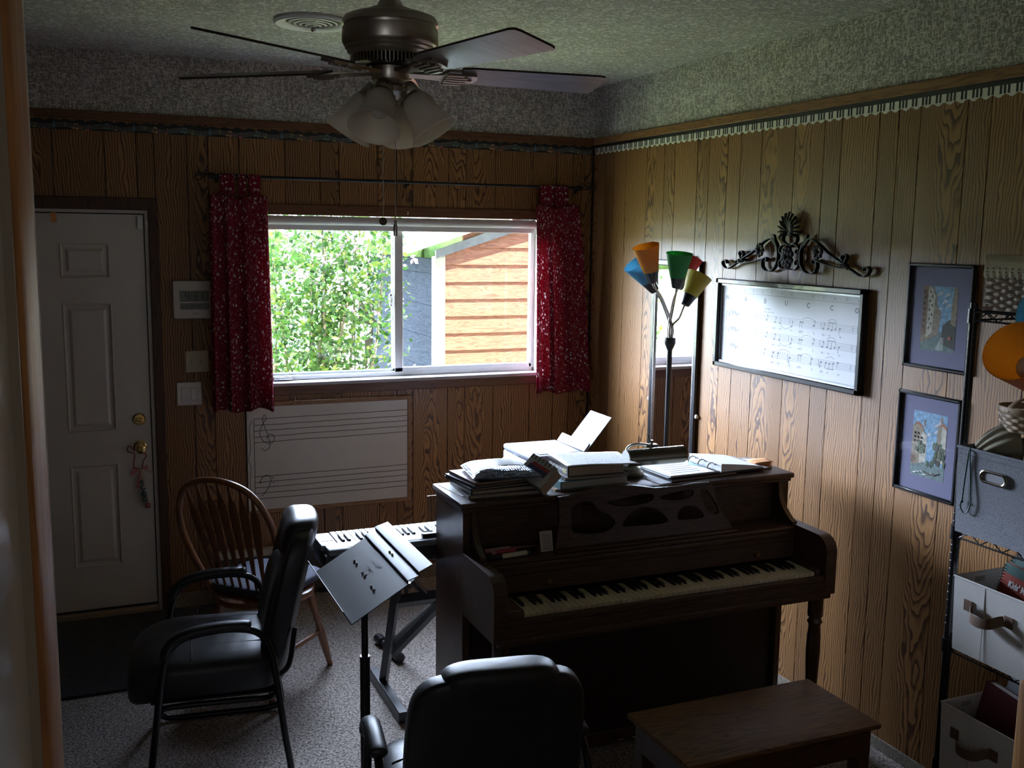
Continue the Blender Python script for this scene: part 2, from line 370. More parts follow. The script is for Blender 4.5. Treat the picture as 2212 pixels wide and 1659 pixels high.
def speckle(name, cols, scale, rough=.6):
    """small random patches (printed cover, blossoms)"""
    m, t, b = newmat(name); L = t.links; N = t.nodes
    tc = N.new('ShaderNodeTexCoord'); v = N.new('ShaderNodeTexVoronoi'); v.inputs['Scale'].default_value = scale; L.new(tc.outputs['Object'], v.inputs['Vector'])
    r = N.new('ShaderNodeValToRGB'); r.color_ramp.interpolation = 'CONSTANT'; e = r.color_ramp.elements
    sp = N.new('ShaderNodeSeparateColor'); L.new(v.outputs['Color'], sp.inputs[0]); L.new(sp.outputs[0], r.inputs[0])
    for i, c in enumerate(cols):
        if i < 2: e[i].position = i / len(cols); e[i].color = (*c, 1)
        else: q = e.new(i / len(cols)); q.color = (*c, 1)
    L.new(r.outputs[0], b.inputs['Base Color']); setp(b, Roughness=rough); return m

PANEL = panel_mat('oak_panelling', (.33, .165, .056), (.235, .108, .034), (.075, .030, .010))
TRIM = wood('trim_wood', (.20, .085, .033), (.13, .05, .018), 'x', 1.2, .4)
TRIM_Y = wood('trim_wood_long', (.36, .18, .07), (.22, .10, .036), 'y', 1.2, .4)
TRIM_D = wood('dark_casing_wood', (.085, .033, .013), (.05, .018, .007), 'z', 1.2, .4)
GROOVE = plain('groove_dark', (.02, .012, .007), .8)
WALLPAPER = crackle('crackle_wallpaper', (.26, .245, .225), (.72, .69, .64), 150)
CEIL = crackle('stippled_ceiling', (.32, .32, .28), (.74, .74, .66), 150, (1, 1, 1), .8)
CARPET = carpet_mat('beige_carpet', (.10, .085, .072), (.56, .49, .44), 105)
CARPET_EDGE = carpet_mat('carpet_base', (.20, .16, .12), (.42, .36, .28), 220)
MAT_BLACK = carpet_mat('doormat_fibre', (.004, .004, .006), (.018, .019, .024), 120)
DOORW = plain('white_door_paint', (.60, .57, .53), .45, noise=.04, nscale=3)
WHITE = plain('white_paint', (.72, .71, .69), .5)
VINYL = plain('white_vinyl', (.74, .73, .71), .4)
BRASS = plain('brass', (.75, .55, .22), .18, 1.0)
BRONZE = plain('copper_hook', (.55, .26, .10), .35, 1.0)
NICKEL = plain('brushed_nickel', (.50, .45, .39), .34, 1.0, noise=.1, nscale=8)
STEEL = plain('steel', (.55, .55, .56), .25, 1.0)
IRON = plain('black_iron', (.007, .006, .0055), .5, .2, bump=.3, bscale=120)
BLACK = plain('black_satin', (.010, .010, .011), .4)
BLACKP = plain('black_plastic', (.012, .012, .013), .35)
BLACK_FRAME = plain('black_frame', (.012, .012, .014), .3, coat=.3)
LEATHER = plain('black_leather', (.016, .017, .020), .42, spec=.6, bump=.12, bscale=260)
DARKSTEEL = plain('black_tube', (.010, .010, .011), .30, .2)
CLOTH = floral_cloth('red_floral_cotton')
PANE = pane_mat('window_glass')
PIANO = wood('dark_oak_piano', (.105, .052, .027), (.052, .024, .012), 'x', 1.6, .50, coat=.0)
PIANO_Z = wood('dark_oak_piano_upright', (.10, .049, .026), (.05, .023, .012), 'z', 1.6, .32, coat=.25)
BENCH = wood('worn_bench_wood', (.30, .15, .06), (.15, .07, .028), 'x', 1.5, .45)
BENCH_D = wood('bench_frame_wood', (.13, .05, .022), (.07, .026, .011), 'x', 1.5, .4)
CHAIRW = wood('chair_oak', (.34, .135, .048), (.20, .075, .026), 'z', 1.5, .3, coat=.3)
IVORY = plain('ivory_key', (.70, .60, .40), .3, noise=.08, nscale=40)
EBONY = plain('ebony_key', (.006, .006, .006), .4)
PAPER = plain('paper', (.80, .80, .78), .8, noise=.03, nscale=20)
PAGES = plain('page_edges', (.46, .36, .26), .9, noise=.15, nscale=120)
INK = plain('ink', (.02, .02, .02), .7)
GREYINK = plain('faded_ink', (.22, .22, .24), .7)
# ------------------------------------------------------------------ the room
ZC = 2.853; ZT = 2.563; XL = -3.62; YR = -7.6
def cut_rects(rect, holes):
    out = [rect]
    for h in holes:
        nx = []
        for (a0, a1, b0, b1) in out:
            if h[1] <= a0 or h[0] >= a1 or h[3] <= b0 or h[2] >= b1: nx.append((a0, a1, b0, b1)); continue
            if h[0] > a0: nx.append((a0, h[0], b0, b1))
            if h[1] < a1: nx.append((h[1], a1, b0, b1))
            m0, m1 = max(a0, h[0]), min(a1, h[1])
            if h[2] > b0: nx.append((m0, m1, b0, h[2]))
            if h[3] < b1: nx.append((m0, m1, h[3], b1))
        out = nx
    return out
def panelling(name, edges, z0, z1, holes, wall, kinds=None, seed=3, parent=None):
    """grooved planks standing on a wall; wall(a, z, out)->point with out = distance into the room"""
    mb = MB(); mb.pl = []; rnd = random.Random(seed); g = .002
    for i in range(len(edges) - 1):
        e0, e1 = edges[i], edges[i + 1]; r = rnd.random(); k = rnd.random() if kinds is None else kinds[i % len(kinds)]
        w = e1 - e0
        if w < .095 and kinds is None: k *= .5
        for (a0, a1, b0, b1) in cut_rects((e0 + g, e1 - g, z0, z1), holes):
            if a1 - a0 < .001: continue
            c = [wall(a0, b0, .008), wall(a1, b0, .008), wall(a1, b1, .008), wall(a0, b1, .008), wall(a0, b0, 0.001), wall(a1, b0, 0.001), wall(a1, b1, 0.001), wall(a0, b1, 0.001)]
            mb.add(c, [(0, 1, 2, 3), (0, 4, 5, 1), (1, 5, 6, 2), (2, 6, 7, 3), (3, 7, 4, 0)])
            lx = [(a0 - e0) + .5 - w / 2, (a1 - e0) + .5 - w / 2]
            v = [(lx[0], r, k, 1), (lx[1], r, k, 1), (lx[1], r, k, 1), (lx[0], r, k, 1)] * 2
            for f in ((0, 1, 2, 3), (0, 4, 5, 1), (1, 5, 6, 2), (2, 6, 7, 3), (3, 7, 4, 0)):
                mb.pl.append([x for q in f for x in v[q]])
    return build(name, mb, PANEL, parent, smooth=False)

WIN = (-1.95, -0.355, 1.17, 2.095); DOOR = (-3.47, -2.505, -0.01, 2.095)
# floor, ceiling
struct('floor', MB().box(XL - .15, .15, YR - .15, .15, -.12, 0.0), CARPET, smooth=False)
struct('ceiling', MB().box(XL - .15, .15, YR - .15, .15, ZC, ZC + .12), CEIL, smooth=False)
# back wall with openings
mb = MB()
for r in cut_rects((XL - .15, .15, -.12, ZC), [WIN, DOOR]): mb.box(r[0], r[1], 0, .15, r[2], r[3])
wb_ = struct('wall_back', mb, GROOVE, smooth=False)
eb = [-3.62, -3.41, -3.29, -3.18, -3.05, -2.941, -2.706, -2.559, -2.476, -2.319, -2.218, -2.061, -1.827, -1.642, -1.54, -1.326, -1.222, -1.127, -.92, -.816, -.637, -.404, -.251, -.146, -.02]
panelling('panelling', eb, 0.0, 2.53, [WIN, DOOR], lambda a, z, o: (a, -o, z), seed=5, parent=wb_)
build('wallpaper', MB().box(XL, 0, -.004, 0, ZT, ZC), WALLPAPER, wb_, smooth=False)
# right wall
mb = MB().box(0, .15, YR - .15, .0, -.12, ZC); wr_ = struct('wall_right', mb, GROOVE, smooth=False)
er = [-.008, -.152, -.256, -.397, -.626, -.806, -.909, -1.117, -1.219, -1.372, -1.478, -1.634, -1.865, -2.052, -2.156, -2.364, -2.465, -2.571, -2.785, -2.886, -3.1]
while er[-1] > -7.5: er.append(er[-1] - random.choice((.1, .13, .16, .2, .23)))
er = er[::-1]
panelling('panelling', er, 0.0, 2.53, [], lambda a, z, o: (-o, -a if False else a, z), seed=11, parent=wr_)
build('wallpaper', MB().box(-.004, 0, YR, 0, ZT, ZC), WALLPAPER, wr_, smooth=False)
# left wall with an unseen opening added to bring in fill light, rear wall
mb = MB()
for r in cut_rects((YR - .15, .0, -.12, ZC), [(-6.4, -5.3, 1.1, 2.3)]): mb.box(XL - .15, XL, r[0], r[1], r[2], r[3])
struct('wall_left', mb, plain('left_wall_paint', (.13, .10, .075), .8), smooth=False)
struct('wall_rear', MB().box(XL - .15, .15, YR - .15, YR, -.12, ZC), plain('rear_wall_paint', (.13, .10, .075), .8), smooth=False)
# trim boards under the wallpaper
struct('trim_1', MB().box(XL, -.020, -.020, -.002, 2.525, ZT + .002, .003), TRIM, smooth=False)
struct('trim_2', MB().box(-.020, -.002, YR, -.002, 2.525, ZT + .002, .003), TRIM_Y, smooth=False)
# carpet turned up the wall as a base strip
mb = MB().box(-2.462, -.012, -.016, -.008, 0.0, .078, .002); struct('baseboard_back', mb, CARPET_EDGE, smooth=False)
mb = MB().box(-.016, -.008, YR, -.02, 0.0, .05, .002); struct('baseboard_right', mb, CARPET_EDGE, smooth=False)

# ---- entry door
d1 = structe('door_1', (-2.993, 0.03, 0.0))
SX0, SX1 = -3.45, -2.538
holes = []
for xa, xb in ((-2.931, -2.702), (-3.284, -3.055)):
    for za, zb in ((1.754, 1.925), (.980, 1.630), (.268, .806)): holes.append((xa, xb, za, zb))
mb = MB()
for r in cut_rects((SX0, SX1, .042, 2.070), holes): mb.box(r[0], r[1], .008, .050, r[2], r[3])
for (xa, xb, za, zb) in holes:
    mb.box(xa, xb, .016, .05, za, zb)
    def ring(i, o, y0, y1):
        a = [(xa + i, y0, za + i), (xb - i, y0, za + i), (xb - i, y0, zb - i), (xa + i, y0, zb - i)]
        b = [(xa + o, y1, za + o), (xb - o, y1, za + o), (xb - o, y1, zb - o), (xa + o, y1, zb - o)]
        mb.add(a + b, [(k, (k + 1) % 4, 4 + (k + 1) % 4, 4 + k) for k in range(4)]); return b
    ring(0, .004, .008, .0035); ring(.004, .009, .0035, .008); ring(.009, .014, .008, .0155)
    b = ring(.026, .040, .0155, .006)
    mb.add(b, [(0, 1, 2, 3)])
slab = build('door_slab', mb, DOORW, d1, smooth=False)
mb = MB().tube([(SX1 + .0015, .012, .05), (SX1 + .0015, .012, 2.07)], .0012, 4)
# white jamb and stops
mb = MB()
for a, b in ((-2.533, -2.512), (-3.47, -3.455)): mb.box(a, b, -.004, .12, 0.0, 2.094, .002)
mb.box(-3.455, -2.533, -.004, .12, 2.076, 2.094, .002)
build('jamb', mb, DOORW, d1, smooth=False)
build('weather_strip', MB().box(SX0, SX1, .004, .05, .030, .042).box(-2.538, -2.5335, .016, .05, .03, 2.075), BLACKP, d1, smooth=False)
build('door_stop', MB().box(SX0 - .04, SX1 + .03, .051, .064, 2.040, 2.095).box(SX1 - .02, SX1 + .035, .051, .064, 0, 2.095).box(SX0 - .04, SX0 + .02, .051, .064, 0, 2.095).box(SX0, SX1, .051, .064, 0, .06), BLACKP, d1, smooth=False)
build('threshold', MB().box(-3.455, -2.533, -.03, .12, 0.0, .030, .004), plain('threshold_wood', (.30, .22, .14), .6), d1)
dk = build('door_knob', MB().lathe([(.0, 0), (.033, 0), (.034, .006), (.028, .011), (.013, .014), (.012, .030), (.020, .036), (.028, .048), (.029, .060), (.024, .069), (.012, .073), (.010, .071), (.0, .071)], seg=24, M=Matrix.Translation((-2.594, .008, .886)) @ Matrix.Rotation(radians(90), 4, 'X')), BRASS, d1)
db = build('deadbolt', MB().lathe([(.0, 0), (.031, 0), (.032, .005), (.026, .011), (.0, .012)], seg=24, M=Matrix.Translation((-2.594, .008, 1.030)) @ Matrix.Rotation(radians(90), 4, 'X')), BRASS, d1)
build('thumb_turn', MB().box(-2.613, -2.575, -.022, -.003, 1.023, 1.037, .005), BRASS, db)
build('hinge', MB().cyl((-3.452, .004, 1.75), (-3.452, .004, 1.84), .006).cyl((-3.452, .004, .30), (-3.452, .004, .39), .006), BRASS, d1)
# brown casing round the door
mb = MB().box(-2.515, -2.468, -.020, -.002, 0, 2.152, .003).box(-3.53, -3.467, -.020, -.002, 0, 2.152, .003).box(-3.53, -2.468, -.0202, -.002, 2.092, 2.152, .003)
struct('trim_3', mb, TRIM_D, smooth=False)

# ---- sliding window
w1 = structe('window_1', (-1.155, .07, 1.2))
def wx(x, y=.075): return bp(x, 1.5, y)[0]
def wz(z, y=.075): return bp(-1.2, z, y)[1]
mb = MB()
fx0, fx1, fz0, fz1 = -1.95, -.355, 1.185, 2.075
mb.box(fx0, fx1, .05, .11, fz0, wz(1.228), .003).box(fx0, fx1, .05, .11, 2.035, fz1, .003).box(fx0, fx0 + .03, .05, .11, fz0, fz1, .003).box(fx1 - .012, fx1, .05, .11, fz0, fz1, .003)
build('window_frame', mb, VINYL, w1)
mb = MB()   # sliding sash on the left: slim aluminium-like edge
mb.box(wx(-1.249, .09), wx(-1.236, .09), .075, .1, wz(1.232), 2.035, .002, 0).box(fx0 + .03, wx(-1.24, .09), .075, .1, wz(1.222), wz(1.24), .002).box(fx0 + .03, fx0 + .045, .075, .1, wz(1.22), 2.035, .002)
build('sliding_sash', mb, plain('pale_blue_vinyl', (.66, .74, .76), .35), w1)
mb = MB()   # fixed sash on the right
mb.box(wx(-1.239), wx(-1.189), .052, .082, wz(1.222), 2.035, .004).box(wx(-1.239), fx1 - .012, .052, .082, wz(1.215), wz(1.250), .004).box(fx1 - .03, fx1 - .012, .052, .082, wz(1.22), 2.035, .003)
build('fixed_sash', mb, VINYL, w1)
build('glass_pane', MB().box(fx0 + .045, wx(-1.243, .09), .086, .089, wz(1.237), 2.035), PANE, w1, smooth=False)
build('glass_pane', MB().box(wx(-1.189), fx1 - .028, .066, .069, wz(1.247), 2.035), PANE, w1, smooth=False)
build('sash_latch', MB().box(wx(-1.262, .07), wx(-1.246, .07), .058, .075, 1.585, 1.66, .004).box(wx(-1.258, .07), wx(-1.25, .07), .048, .06, 1.60, 1.645, .003), STEEL, w1)
build('track_stop', MB().box(-1.90, -1.80, .030, .050, 1.197, 1.213, .002), STEEL, w1)
# sill, apron and head casing
mb = MB().box(-2.0, -.31, -.042, .052, 1.172, 1.192, .004); struct('trim_4', mb, plain('sill_paint', (.50, .49, .50), .55))
mb = MB().box(-2.0, -.31, -.024, -.002, 1.121, 1.174, .003); struct('trim_5', mb, TRIM, smooth=False)
mb = MB().box(-2.0, -.31, -.022, -.002, 2.084, 2.140, .003).box(-2.0, -1.947, -.0222, -.002, 1.17, 2.086, .003).box(-.36, -.31, -.0222, -.002, 1.17, 2.086, .003); struct('trim_6', mb, TRIM, smooth=False)
struct('trim_7', MB().box(-1.952, -1.948, 0.0, .05, 1.19, 2.09).box(-.357, -.353, 0, .05, 1.19, 2.09).box(-1.95, -.355, 0, .05, 2.088, 2.093), WHITE, smooth=False)
# ------------------------------------------------------------------ outside
LAWN = plain('sunlit_lawn', (.30, .34, .15), .95, noise=.35, nscale=1.5, spec=.1)
struct('ground_1', MB().box(-90, 90, .16, 120, -.45, -.35), LAWN, smooth=False)
SIDING = wood('cedar_siding', (.40, .16, .095), (.24, .085, .05), 'x', 1.3, .7)
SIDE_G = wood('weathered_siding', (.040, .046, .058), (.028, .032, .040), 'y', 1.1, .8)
TANW = wood('weathered_board', (.10, .082, .062), (.065, .052, .04), 'x', 1.0, .8)
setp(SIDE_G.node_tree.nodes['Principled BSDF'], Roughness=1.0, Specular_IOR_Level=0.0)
sh = thing('shed', 'wooden shed outside the window with sunlit red cedar lap siding and low roof', 'shed', (2.0, 4.0, -.35))
SHX, SHY, SHY2 = .02, 3.0, 5.2
def rakez(x): return 1.80 + (x - SHX) * .318
mb = MB(); P = .151; z = 1.728 - 14 * P
while z < 3.4:
    x0 = SHX + .075
    if z + P > 1.80: x0 = max(x0, SHX + (z - 1.80) / .318)
    if x0 < 4.0: mb.add([(x0, SHY, z + P), (4.0, SHY, z + P), (4.0, SHY - .02, z), (x0, SHY - .02, z), (x0, SHY + .02, z + P), (4.0, SHY + .02, z + P), (4, SHY + .02, z), (x0, SHY + .02, z)], [(3, 2, 1, 0), (3, 7, 6, 2), (0, 3, 7, 4), (0, 1, 5, 4)])
    z += P
build('gable_siding', mb, SIDING, sh, smooth=False)
mb = MB(); z = -.35; k = 0
while z < 1.75:
    mb.box(SHX, SHX + .03, SHY + .05, SHY2, z + .001, min(z + .285, 1.78), .004); z += .285
build('side_boards', mb, SIDE_G, sh, smooth=False)
build('side_boards', MB().box(SHX - .02, SHX + .01, SHY2 + .02, SHY2 + .75, -.35, 1.78, 0).box(SHX - .03, SHX - .02, SHY2 + .02, SHY2 + .05, -.35, 1.8).box(SHX - .03, SHX - .02, SHY2 + .62, SHY2 + .66, -.35, 1.8), TANW, sh, smooth=False)
build('corner_board', MB().box(SHX - .02, SHX + .075, SHY - .035, SHY + .06, -.35, 1.80, .004), plain('cream_corner_paint', (.45, .40, .34), .7), sh, smooth=False)
# roof with overhang, grey fascia under a pale barge board
mb = MB().prism([(SHX - .35, rakez(SHX - .35) + .24), (4.2, rakez(4.2) + .24), (4.2, rakez(4.2) + .30), (SHX - .35, rakez(SHX - .35) + .30)], SHY - .13, SHY2 + .9, 'xz')
build('roof', mb, plain('shed_roof', (.32, .33, .36), .8), sh, smooth=False)
mb = MB().prism([(SHX - .02, rakez(SHX - .02) - .01), (4.2, rakez(4.2) - .01), (4.2, rakez(4.2) + .15), (SHX - .02, rakez(SHX - .02) + .06)], SHY - .06, SHY - .03, 'xz')
build('fascia', mb, plain('fascia_grey', (.16, .16, .18), .8, noise=.2, nscale=10), sh, smooth=False)
mb = MB().prism([(SHX - .35, rakez(SHX - .35) + .12), (4.2, rakez(4.2) + .16), (4.2, rakez(4.2) + .29), (SHX - .35, rakez(SHX - .35) + .27)], SHY - .16, SHY - .12, 'xz')
build('barge_board', mb, plain('barge_board_paint', (.55, .50, .44), .7, noise=.12, nscale=12), sh, smooth=False)
pb = MB().box(-.46, -.38, 3.62, 3.70, -.35, 1.15, .005).prism([(-.52, 1.17), (-.34, 1.17), (-.52, 1.42)], 3.60, 3.66, 'xz'); tag(build('leaning_post', pb, TANW, smooth=False), 'short pale timber post standing in front of the grey shed wall', 'post')
# unseen slab added outside to keep direct sky light off the fill opening
struct('sky_shield', MB().box(-6.6, XL - .15, -8.2, -3.6, 2.42, 2.52), plain('sky_shield_boards', (.45, .44, .42), .8), smooth=False)
# bush
bu = thing('bush', 'leafy flowering bush outside the left pane of the window', 'bush', (-1.1, 2.35, -.35))
rnd = random.Random(4); stems = MB(); tips = []
for i in range(13):
    a = rnd.uniform(0, 2 * pi); x0 = -1.15 + .28 * cos(a); y0 = 2.4 + .22 * sin(a)
    tx = x0 + rnd.uniform(-.42, .5); ty = y0 + rnd.uniform(-.3, .4); tz = rnd.uniform(1.5, 2.35)
    pts = catmull([(x0, y0, -.36), (x0 * .6 + tx * .4 + rnd.uniform(-.06, .06), y0 * .6 + ty * .4, .5), (tx * .8 + x0 * .2, ty, 1.2), (tx, ty, tz)], 5)
    stems.tube(pts, [.020 - .014 * k / (len(pts) - 1) for k in range(len(pts))], 6); tips += pts[5:]
build('stem', stems, plain('bush_bark', (.26, .20, .14), .9), bu)
lv = MB(); fl = MB()
def leaf(mb, c, s, mi):
    d = Vector((rnd.gauss(0, 1), rnd.gauss(0, 1), rnd.gauss(0, .8))).normalized(); n = d.orthogonal().normalized(); n = Matrix.Rotation(rnd.uniform(0, 6.28), 3, d) @ n; w = d.cross(n) * s * .30
    C = Vector(c); mb.add([C - d * s * .5, C + w, C + d * s * .5 + n * s * .12, C - w], [(0, 1, 2, 3)], mi)
for i in range(10500):
    t = rnd.random(); p = rnd.choice(tips)
    if t < .5: c = (p.x + rnd.gauss(0, .12), p.y + rnd.gauss(0, .12), p.z + rnd.gauss(0, .13))
    else: c = (rnd.uniform(-1.72, -.50), rnd.uniform(2.0, 2.9), rnd.uniform(-.2, 2.45) )
    if t >= .5 and c[2] < 1.45 and c[0] > -1.0 and rnd.random() < .62: continue
    if c[0] < -1.78: continue
    leaf(lv, c, rnd.uniform(.035, .075), rnd.choice((0, 0, 1, 2)))
o = build('foliage', lv, [frosted('leaf_mid', (.05, .12, .02), .4), frosted('leaf_yellow', (.12, .18, .025), .4), frosted('leaf_dark', (.022, .065, .012), .4)], bu, smooth=False)
for i in range(46):
    c = Vector((rnd.uniform(-1.65, -.45), rnd.uniform(1.95, 2.5), rnd.uniform(1.6, 2.15) if rnd.random() < .85 else 1.4))
    for k in range(9): leaf(fl, c + Vector((rnd.gauss(0, .025), rnd.gauss(0, .025), rnd.gauss(0, .03))), .045, 0)
build('blossom', fl, frosted('blossom_pink', (.33, .24, .28), .4), bu, smooth=False)
# far hedge beyond the lawn
hd = MB(); rnd = random.Random(9)
for i in range(60):
    x = -75 + i * 2.6; hd.ball((x + rnd.uniform(-1, 1), 62 + rnd.uniform(-3, 3), .8), rnd.uniform(1.6, 3.0), 10, 7, 0, (1, .8, rnd.uniform(.7, 1.3)))
h_ = build('hedge', hd, plain('far_hedge', (.07, .13, .04), .95, noise=.4, nscale=2)); tag(h_, 'distant green hedge along the far edge of the lawn', 'hedge', kind='stuff')
# ------------------------------------------------------------------ things on the back wall
# roller shade inside the window head
t = thing('roller_shade', 'white roller shade rolled up at the top of the window', 'blind', (-1.155, .02, 2.04))
build('shade_roll', MB().cyl((-1.935, .026, 2.058), (-.37, .026, 2.058), .024, 20), plain('shade_cloth', (.60, .60, .58), .7), t)
build('hem_bar', MB().box(-1.93, -.375, .034, .044, 2.006, 2.036, .003), WHITE, t)
# small hooks
for x, z, lab in ((-1.163, 2.115, 'small white cup hook screwed into the brown window head casing'), (-1.80, 1.107, 'small white cup hook above the whiteboard beside the red curtain'), (-1.24, 1.108, 'small cup hook above the right half of the whiteboard')):
    pts = [(x, -.008, z)] + [(x, -.028 - .008 * sin(a), z - .008 + .008 * cos(a)) for a in [k * pi / 6 for k in range(0, 9)]]
    tag(build('cup_hook', MB().tube(pts, .0018, 6), WHITE), lab, 'hook')
# curtain rod
RY = -.075
t = thing('curtain_rod', 'thin black curtain rod with scrolled ends above the window', 'curtain rod', (-1.16, 0, 2.272))
ra, rb = bp(-2.20, 2.277, RY)[0], bp(-.10, 2.272, RY)[0]; rz_ = bp(-1.2, 2.275, RY)[1]
build('rod', MB().cyl((ra, RY, rz_), (rb, RY, rz_), .0075, 12).cyl((ra, RY, rz_), (-1.2, RY, rz_), .009, 12), IRON, t)
for sgn, xe in ((-1, ra), (1, rb)):
    m_ = MB(); m_.cyl((xe - sgn * .01, RY, rz_), (xe + sgn * .012, RY, rz_), .014, 14)
    sp = []
    for k in range(26):
        a = k / 25 * 2 * pi * 1.25; r = .022 * (1 - .62 * k / 25)
        sp.append((xe + sgn * (.062 + r * sin(a)), RY, rz_ - .006 - .022 + r * cos(a) + .022 if sgn < 0 else rz_ - .004 + .020 - r * cos(a)))
    m_.tube([(xe, RY, rz_)] + [(xe + sgn * .03, RY, rz_ + (.004 if sgn < 0 else -.006))] + sp, .0032, 7)
    m_.tube([(xe + sgn * .018, RY, rz_)] + [(xe + sgn * (.022 + .012 * sin(a)), RY, rz_ + .014 - .012 * cos(a)) for a in [k * .5 for k in range(9)]], .0028, 6)
    build('scroll_finial', m_, IRON, t)
for x in (-2.178, -1.17, -.128):
    build('bracket', MB().tube([(x, -.009, rz_ - .012), (x, RY, rz_ - .012), (x, RY, rz_ - .004)], .004, 7).box(x - .008, x + .008, -.014, -.008, rz_ - .03, rz_ + .006, .001), IRON, t)
# curtains: pleated panel hung by tabs
def curtain(label, tabs, xt, xb, ztop, zbot, folds, seed, amp):
    rnd = random.Random(seed); cz = rz_
    t = thing('curtain', label, 'curtain', ((xt[0] + xt[1]) / 2, RY, ztop), 0, 'red floral curtains at the window')
    ph = [rnd.uniform(-.5, .5) for _ in range(8)]
    def fn(u, v):
        uu = u + .018 * sin(6.28 * u * 2 + ph[0]) * v
        xa = xt[0] + (xt[1] - xt[0]) * uu; xb_ = xb[0] + (xb[1] - xb[0]) * uu
        x = xa + (xb_ - xa) * (v ** .8); z = ztop + .012 * sin(u * 9 + ph[1]) * (1 - v) - (ztop - zbot) * v + .010 * sin(u * 11 + ph[2]) * v
        w = 2 * pi * folds * (u + .03 * sin(5 * u + ph[3])); s = sin(w); s = (abs(s) ** .7) * (1 if s > 0 else -1)
        y = RY - .030 - amp*.6 * (.35 + .65 * v) * s + .008 * sin(w * 2.3 + ph[4]) * v
        x += .010 * cos(w) * (.4 + .6 * v)
        return (x, y, z)
    def clothgrid(nm, fn, nu, nv, parent, uw, vh):
        mb = MB().grid(fn, nu, nv); o = build(nm, mb, CLOTH, parent, angle=80)
        uv = o.data.uv_layers.new(name='UVMap'); vals = []
        for p in o.data.polygons:
            for li in p.loop_indices:
                i = o.data.loops[li].vertex_index; iu, iv = i % (nu + 1), i // (nu + 1); vals += [iu / nu * uw, -iv / nv * vh]
        uv.data.foreach_set('uv', vals)
        md = o.modifiers.new('solidify', 'SOLIDIFY'); md.thickness = .0015; return o
    clothgrid('panel', fn, 90, 40, t, (xb[1] - xb[0]) * 1.9, ztop - zbot)
    for (a, b) in tabs:
        def tf(u, v, a=a, b=b):
            x = a + (b - a) * u; s = v * 2 - 1; th = .0120
            lo = ztop - .012
            if abs(s) < .2:
                an = pi * (s / .2 + 1) / 2; return (x, RY - th * cos(an) * 1.0, cz + th * sin(an))
            k = (abs(s) - .2) / .8; return (x + (.006 * sin(12 * u)) * k, RY + (th + .001 * k) * (1 if s > 0 else -1), cz + (lo - cz) * k)
        clothgrid('tab', tf, 8, 24, t, b - a, .3)
    return t
def rx(x): return bp(x, 2, RY)[0]
curtain('longer red floral curtain at the left side of the window beside the wall clock', [(rx(-2.160), rx(-2.085)), (rx(-2.068), rx(-2.030)), (rx(-2.018), rx(-1.955))], (rx(-2.222), rx(-1.925)), (rx(-2.240), rx(-1.902)), bp(0, 2.172, RY)[1], bp(0, 1.050, RY)[1], 3.6, 3, .030)
curtain('shorter red floral curtain at the right side of the window by the room corner', [(rx(-.355), rx(-.270)), (rx(-.262), rx(-.222)), (rx(-.225), rx(-.172))], (rx(-.392), rx(-.116)), (rx(-.378), rx(-.010)), bp(0, 2.165, RY)[1], bp(0, 1.062, RY)[1], 3.3, 8, .026)
# whiteboard with hand-drawn grand staff
t = thing('whiteboard', 'whiteboard below the window with hand drawn treble and bass staves', 'whiteboard', (-1.6, -.02, .48))
build('board_panel', MB().box(-2.058, -1.152, -.022, -.010, .492, 1.078, .002), plain('whiteboard_face', (.66, .63, .58), .35, noise=.06, nscale=2.5), t)
f_ = MB().box(-2.062, -1.142, -.028, -.010, .476, .498, .003).box(-2.062, -1.142, -.028, -.010, 1.066, 1.090, .003).box(-1.164, -1.142, -.0282, -.010, .478, 1.088, .003)
build('frame', f_, wood('whiteboard_frame_wood', (.42, .24, .11), (.28, .14, .06), 'x', 1.5, .5), t)
m_ = MB(); y = -.0226; rnd = random.Random(2)
for z0, z1 in ((1.000, 1.007), (.967, .973), (.936, .944), (.903, .914), (.873, .880), (.684, .690), (.653, .660), (.622, .628), (.591, .595), (.560, .565)):
    pts = [(-2.020 + (.853) * k / 12, y, z0 + (z1 - z0) * k / 12 + rnd.gauss(0, .0007)) for k in range(13)]
    m_.tube(pts, .0016, 5, ry=.0006, up=(0, 1, 0))
build('staff_line', m_, INK, t)
m_ = MB(); m_.tube([(-2.020, y, 1.0), (-2.021, y, .56)], .0016, 5, ry=.0006, up=(0, 1, 0))
m_.tube(catmull([(-2.030, y, .99), (-2.044, y, .95), (-2.040, y, .84), (-2.052, y, .785), (-2.041, y, .74), (-2.046, y, .64), (-2.035, y, .57)], 6), .0014, 5, ry=.0006, up=(0, 1, 0))
tc_ = [(-1.955, y, .887), (-1.948, y, .905), (-1.935, y, .915), (-1.918, y, .905), (-1.913, y, .885), (-1.925, y, .868), (-1.95, y, .866), (-1.975, y, .882), (-1.990, y, .915), (-1.983, y, .95), (-1.965, y, .985), (-1.955, y, 1.005), (-1.965, y, 1.022), (-1.974, y, .995), (-1.962, y, .95), (-1.945, y, .90), (-1.937, y, .86), (-1.945, y, .835), (-1.965, y, .828), (-1.983, y, .840)]
m_.tube(catmull(tc_, 6), .0018, 5, ry=.0006, up=(0, 1, 0))
m_.tube(catmull([(-1.992, y, .652), (-1.985, y, .675), (-1.965, y, .688), (-1.943, y, .683), (-1.936, y, .66), (-1.947, y, .625), (-1.972, y, .590), (-1.99, y, .575)], 6), .0018, 5, ry=.0006, up=(0, 1, 0))
for c in ((-1.992, .652, .005), (-1.925, .673, .0035), (-1.922, .645, .0035)): m_.ball((c[0], y, c[1]), c[2], 8, 6, 0, (1, .2, 1))
build('clef', m_, INK, t)
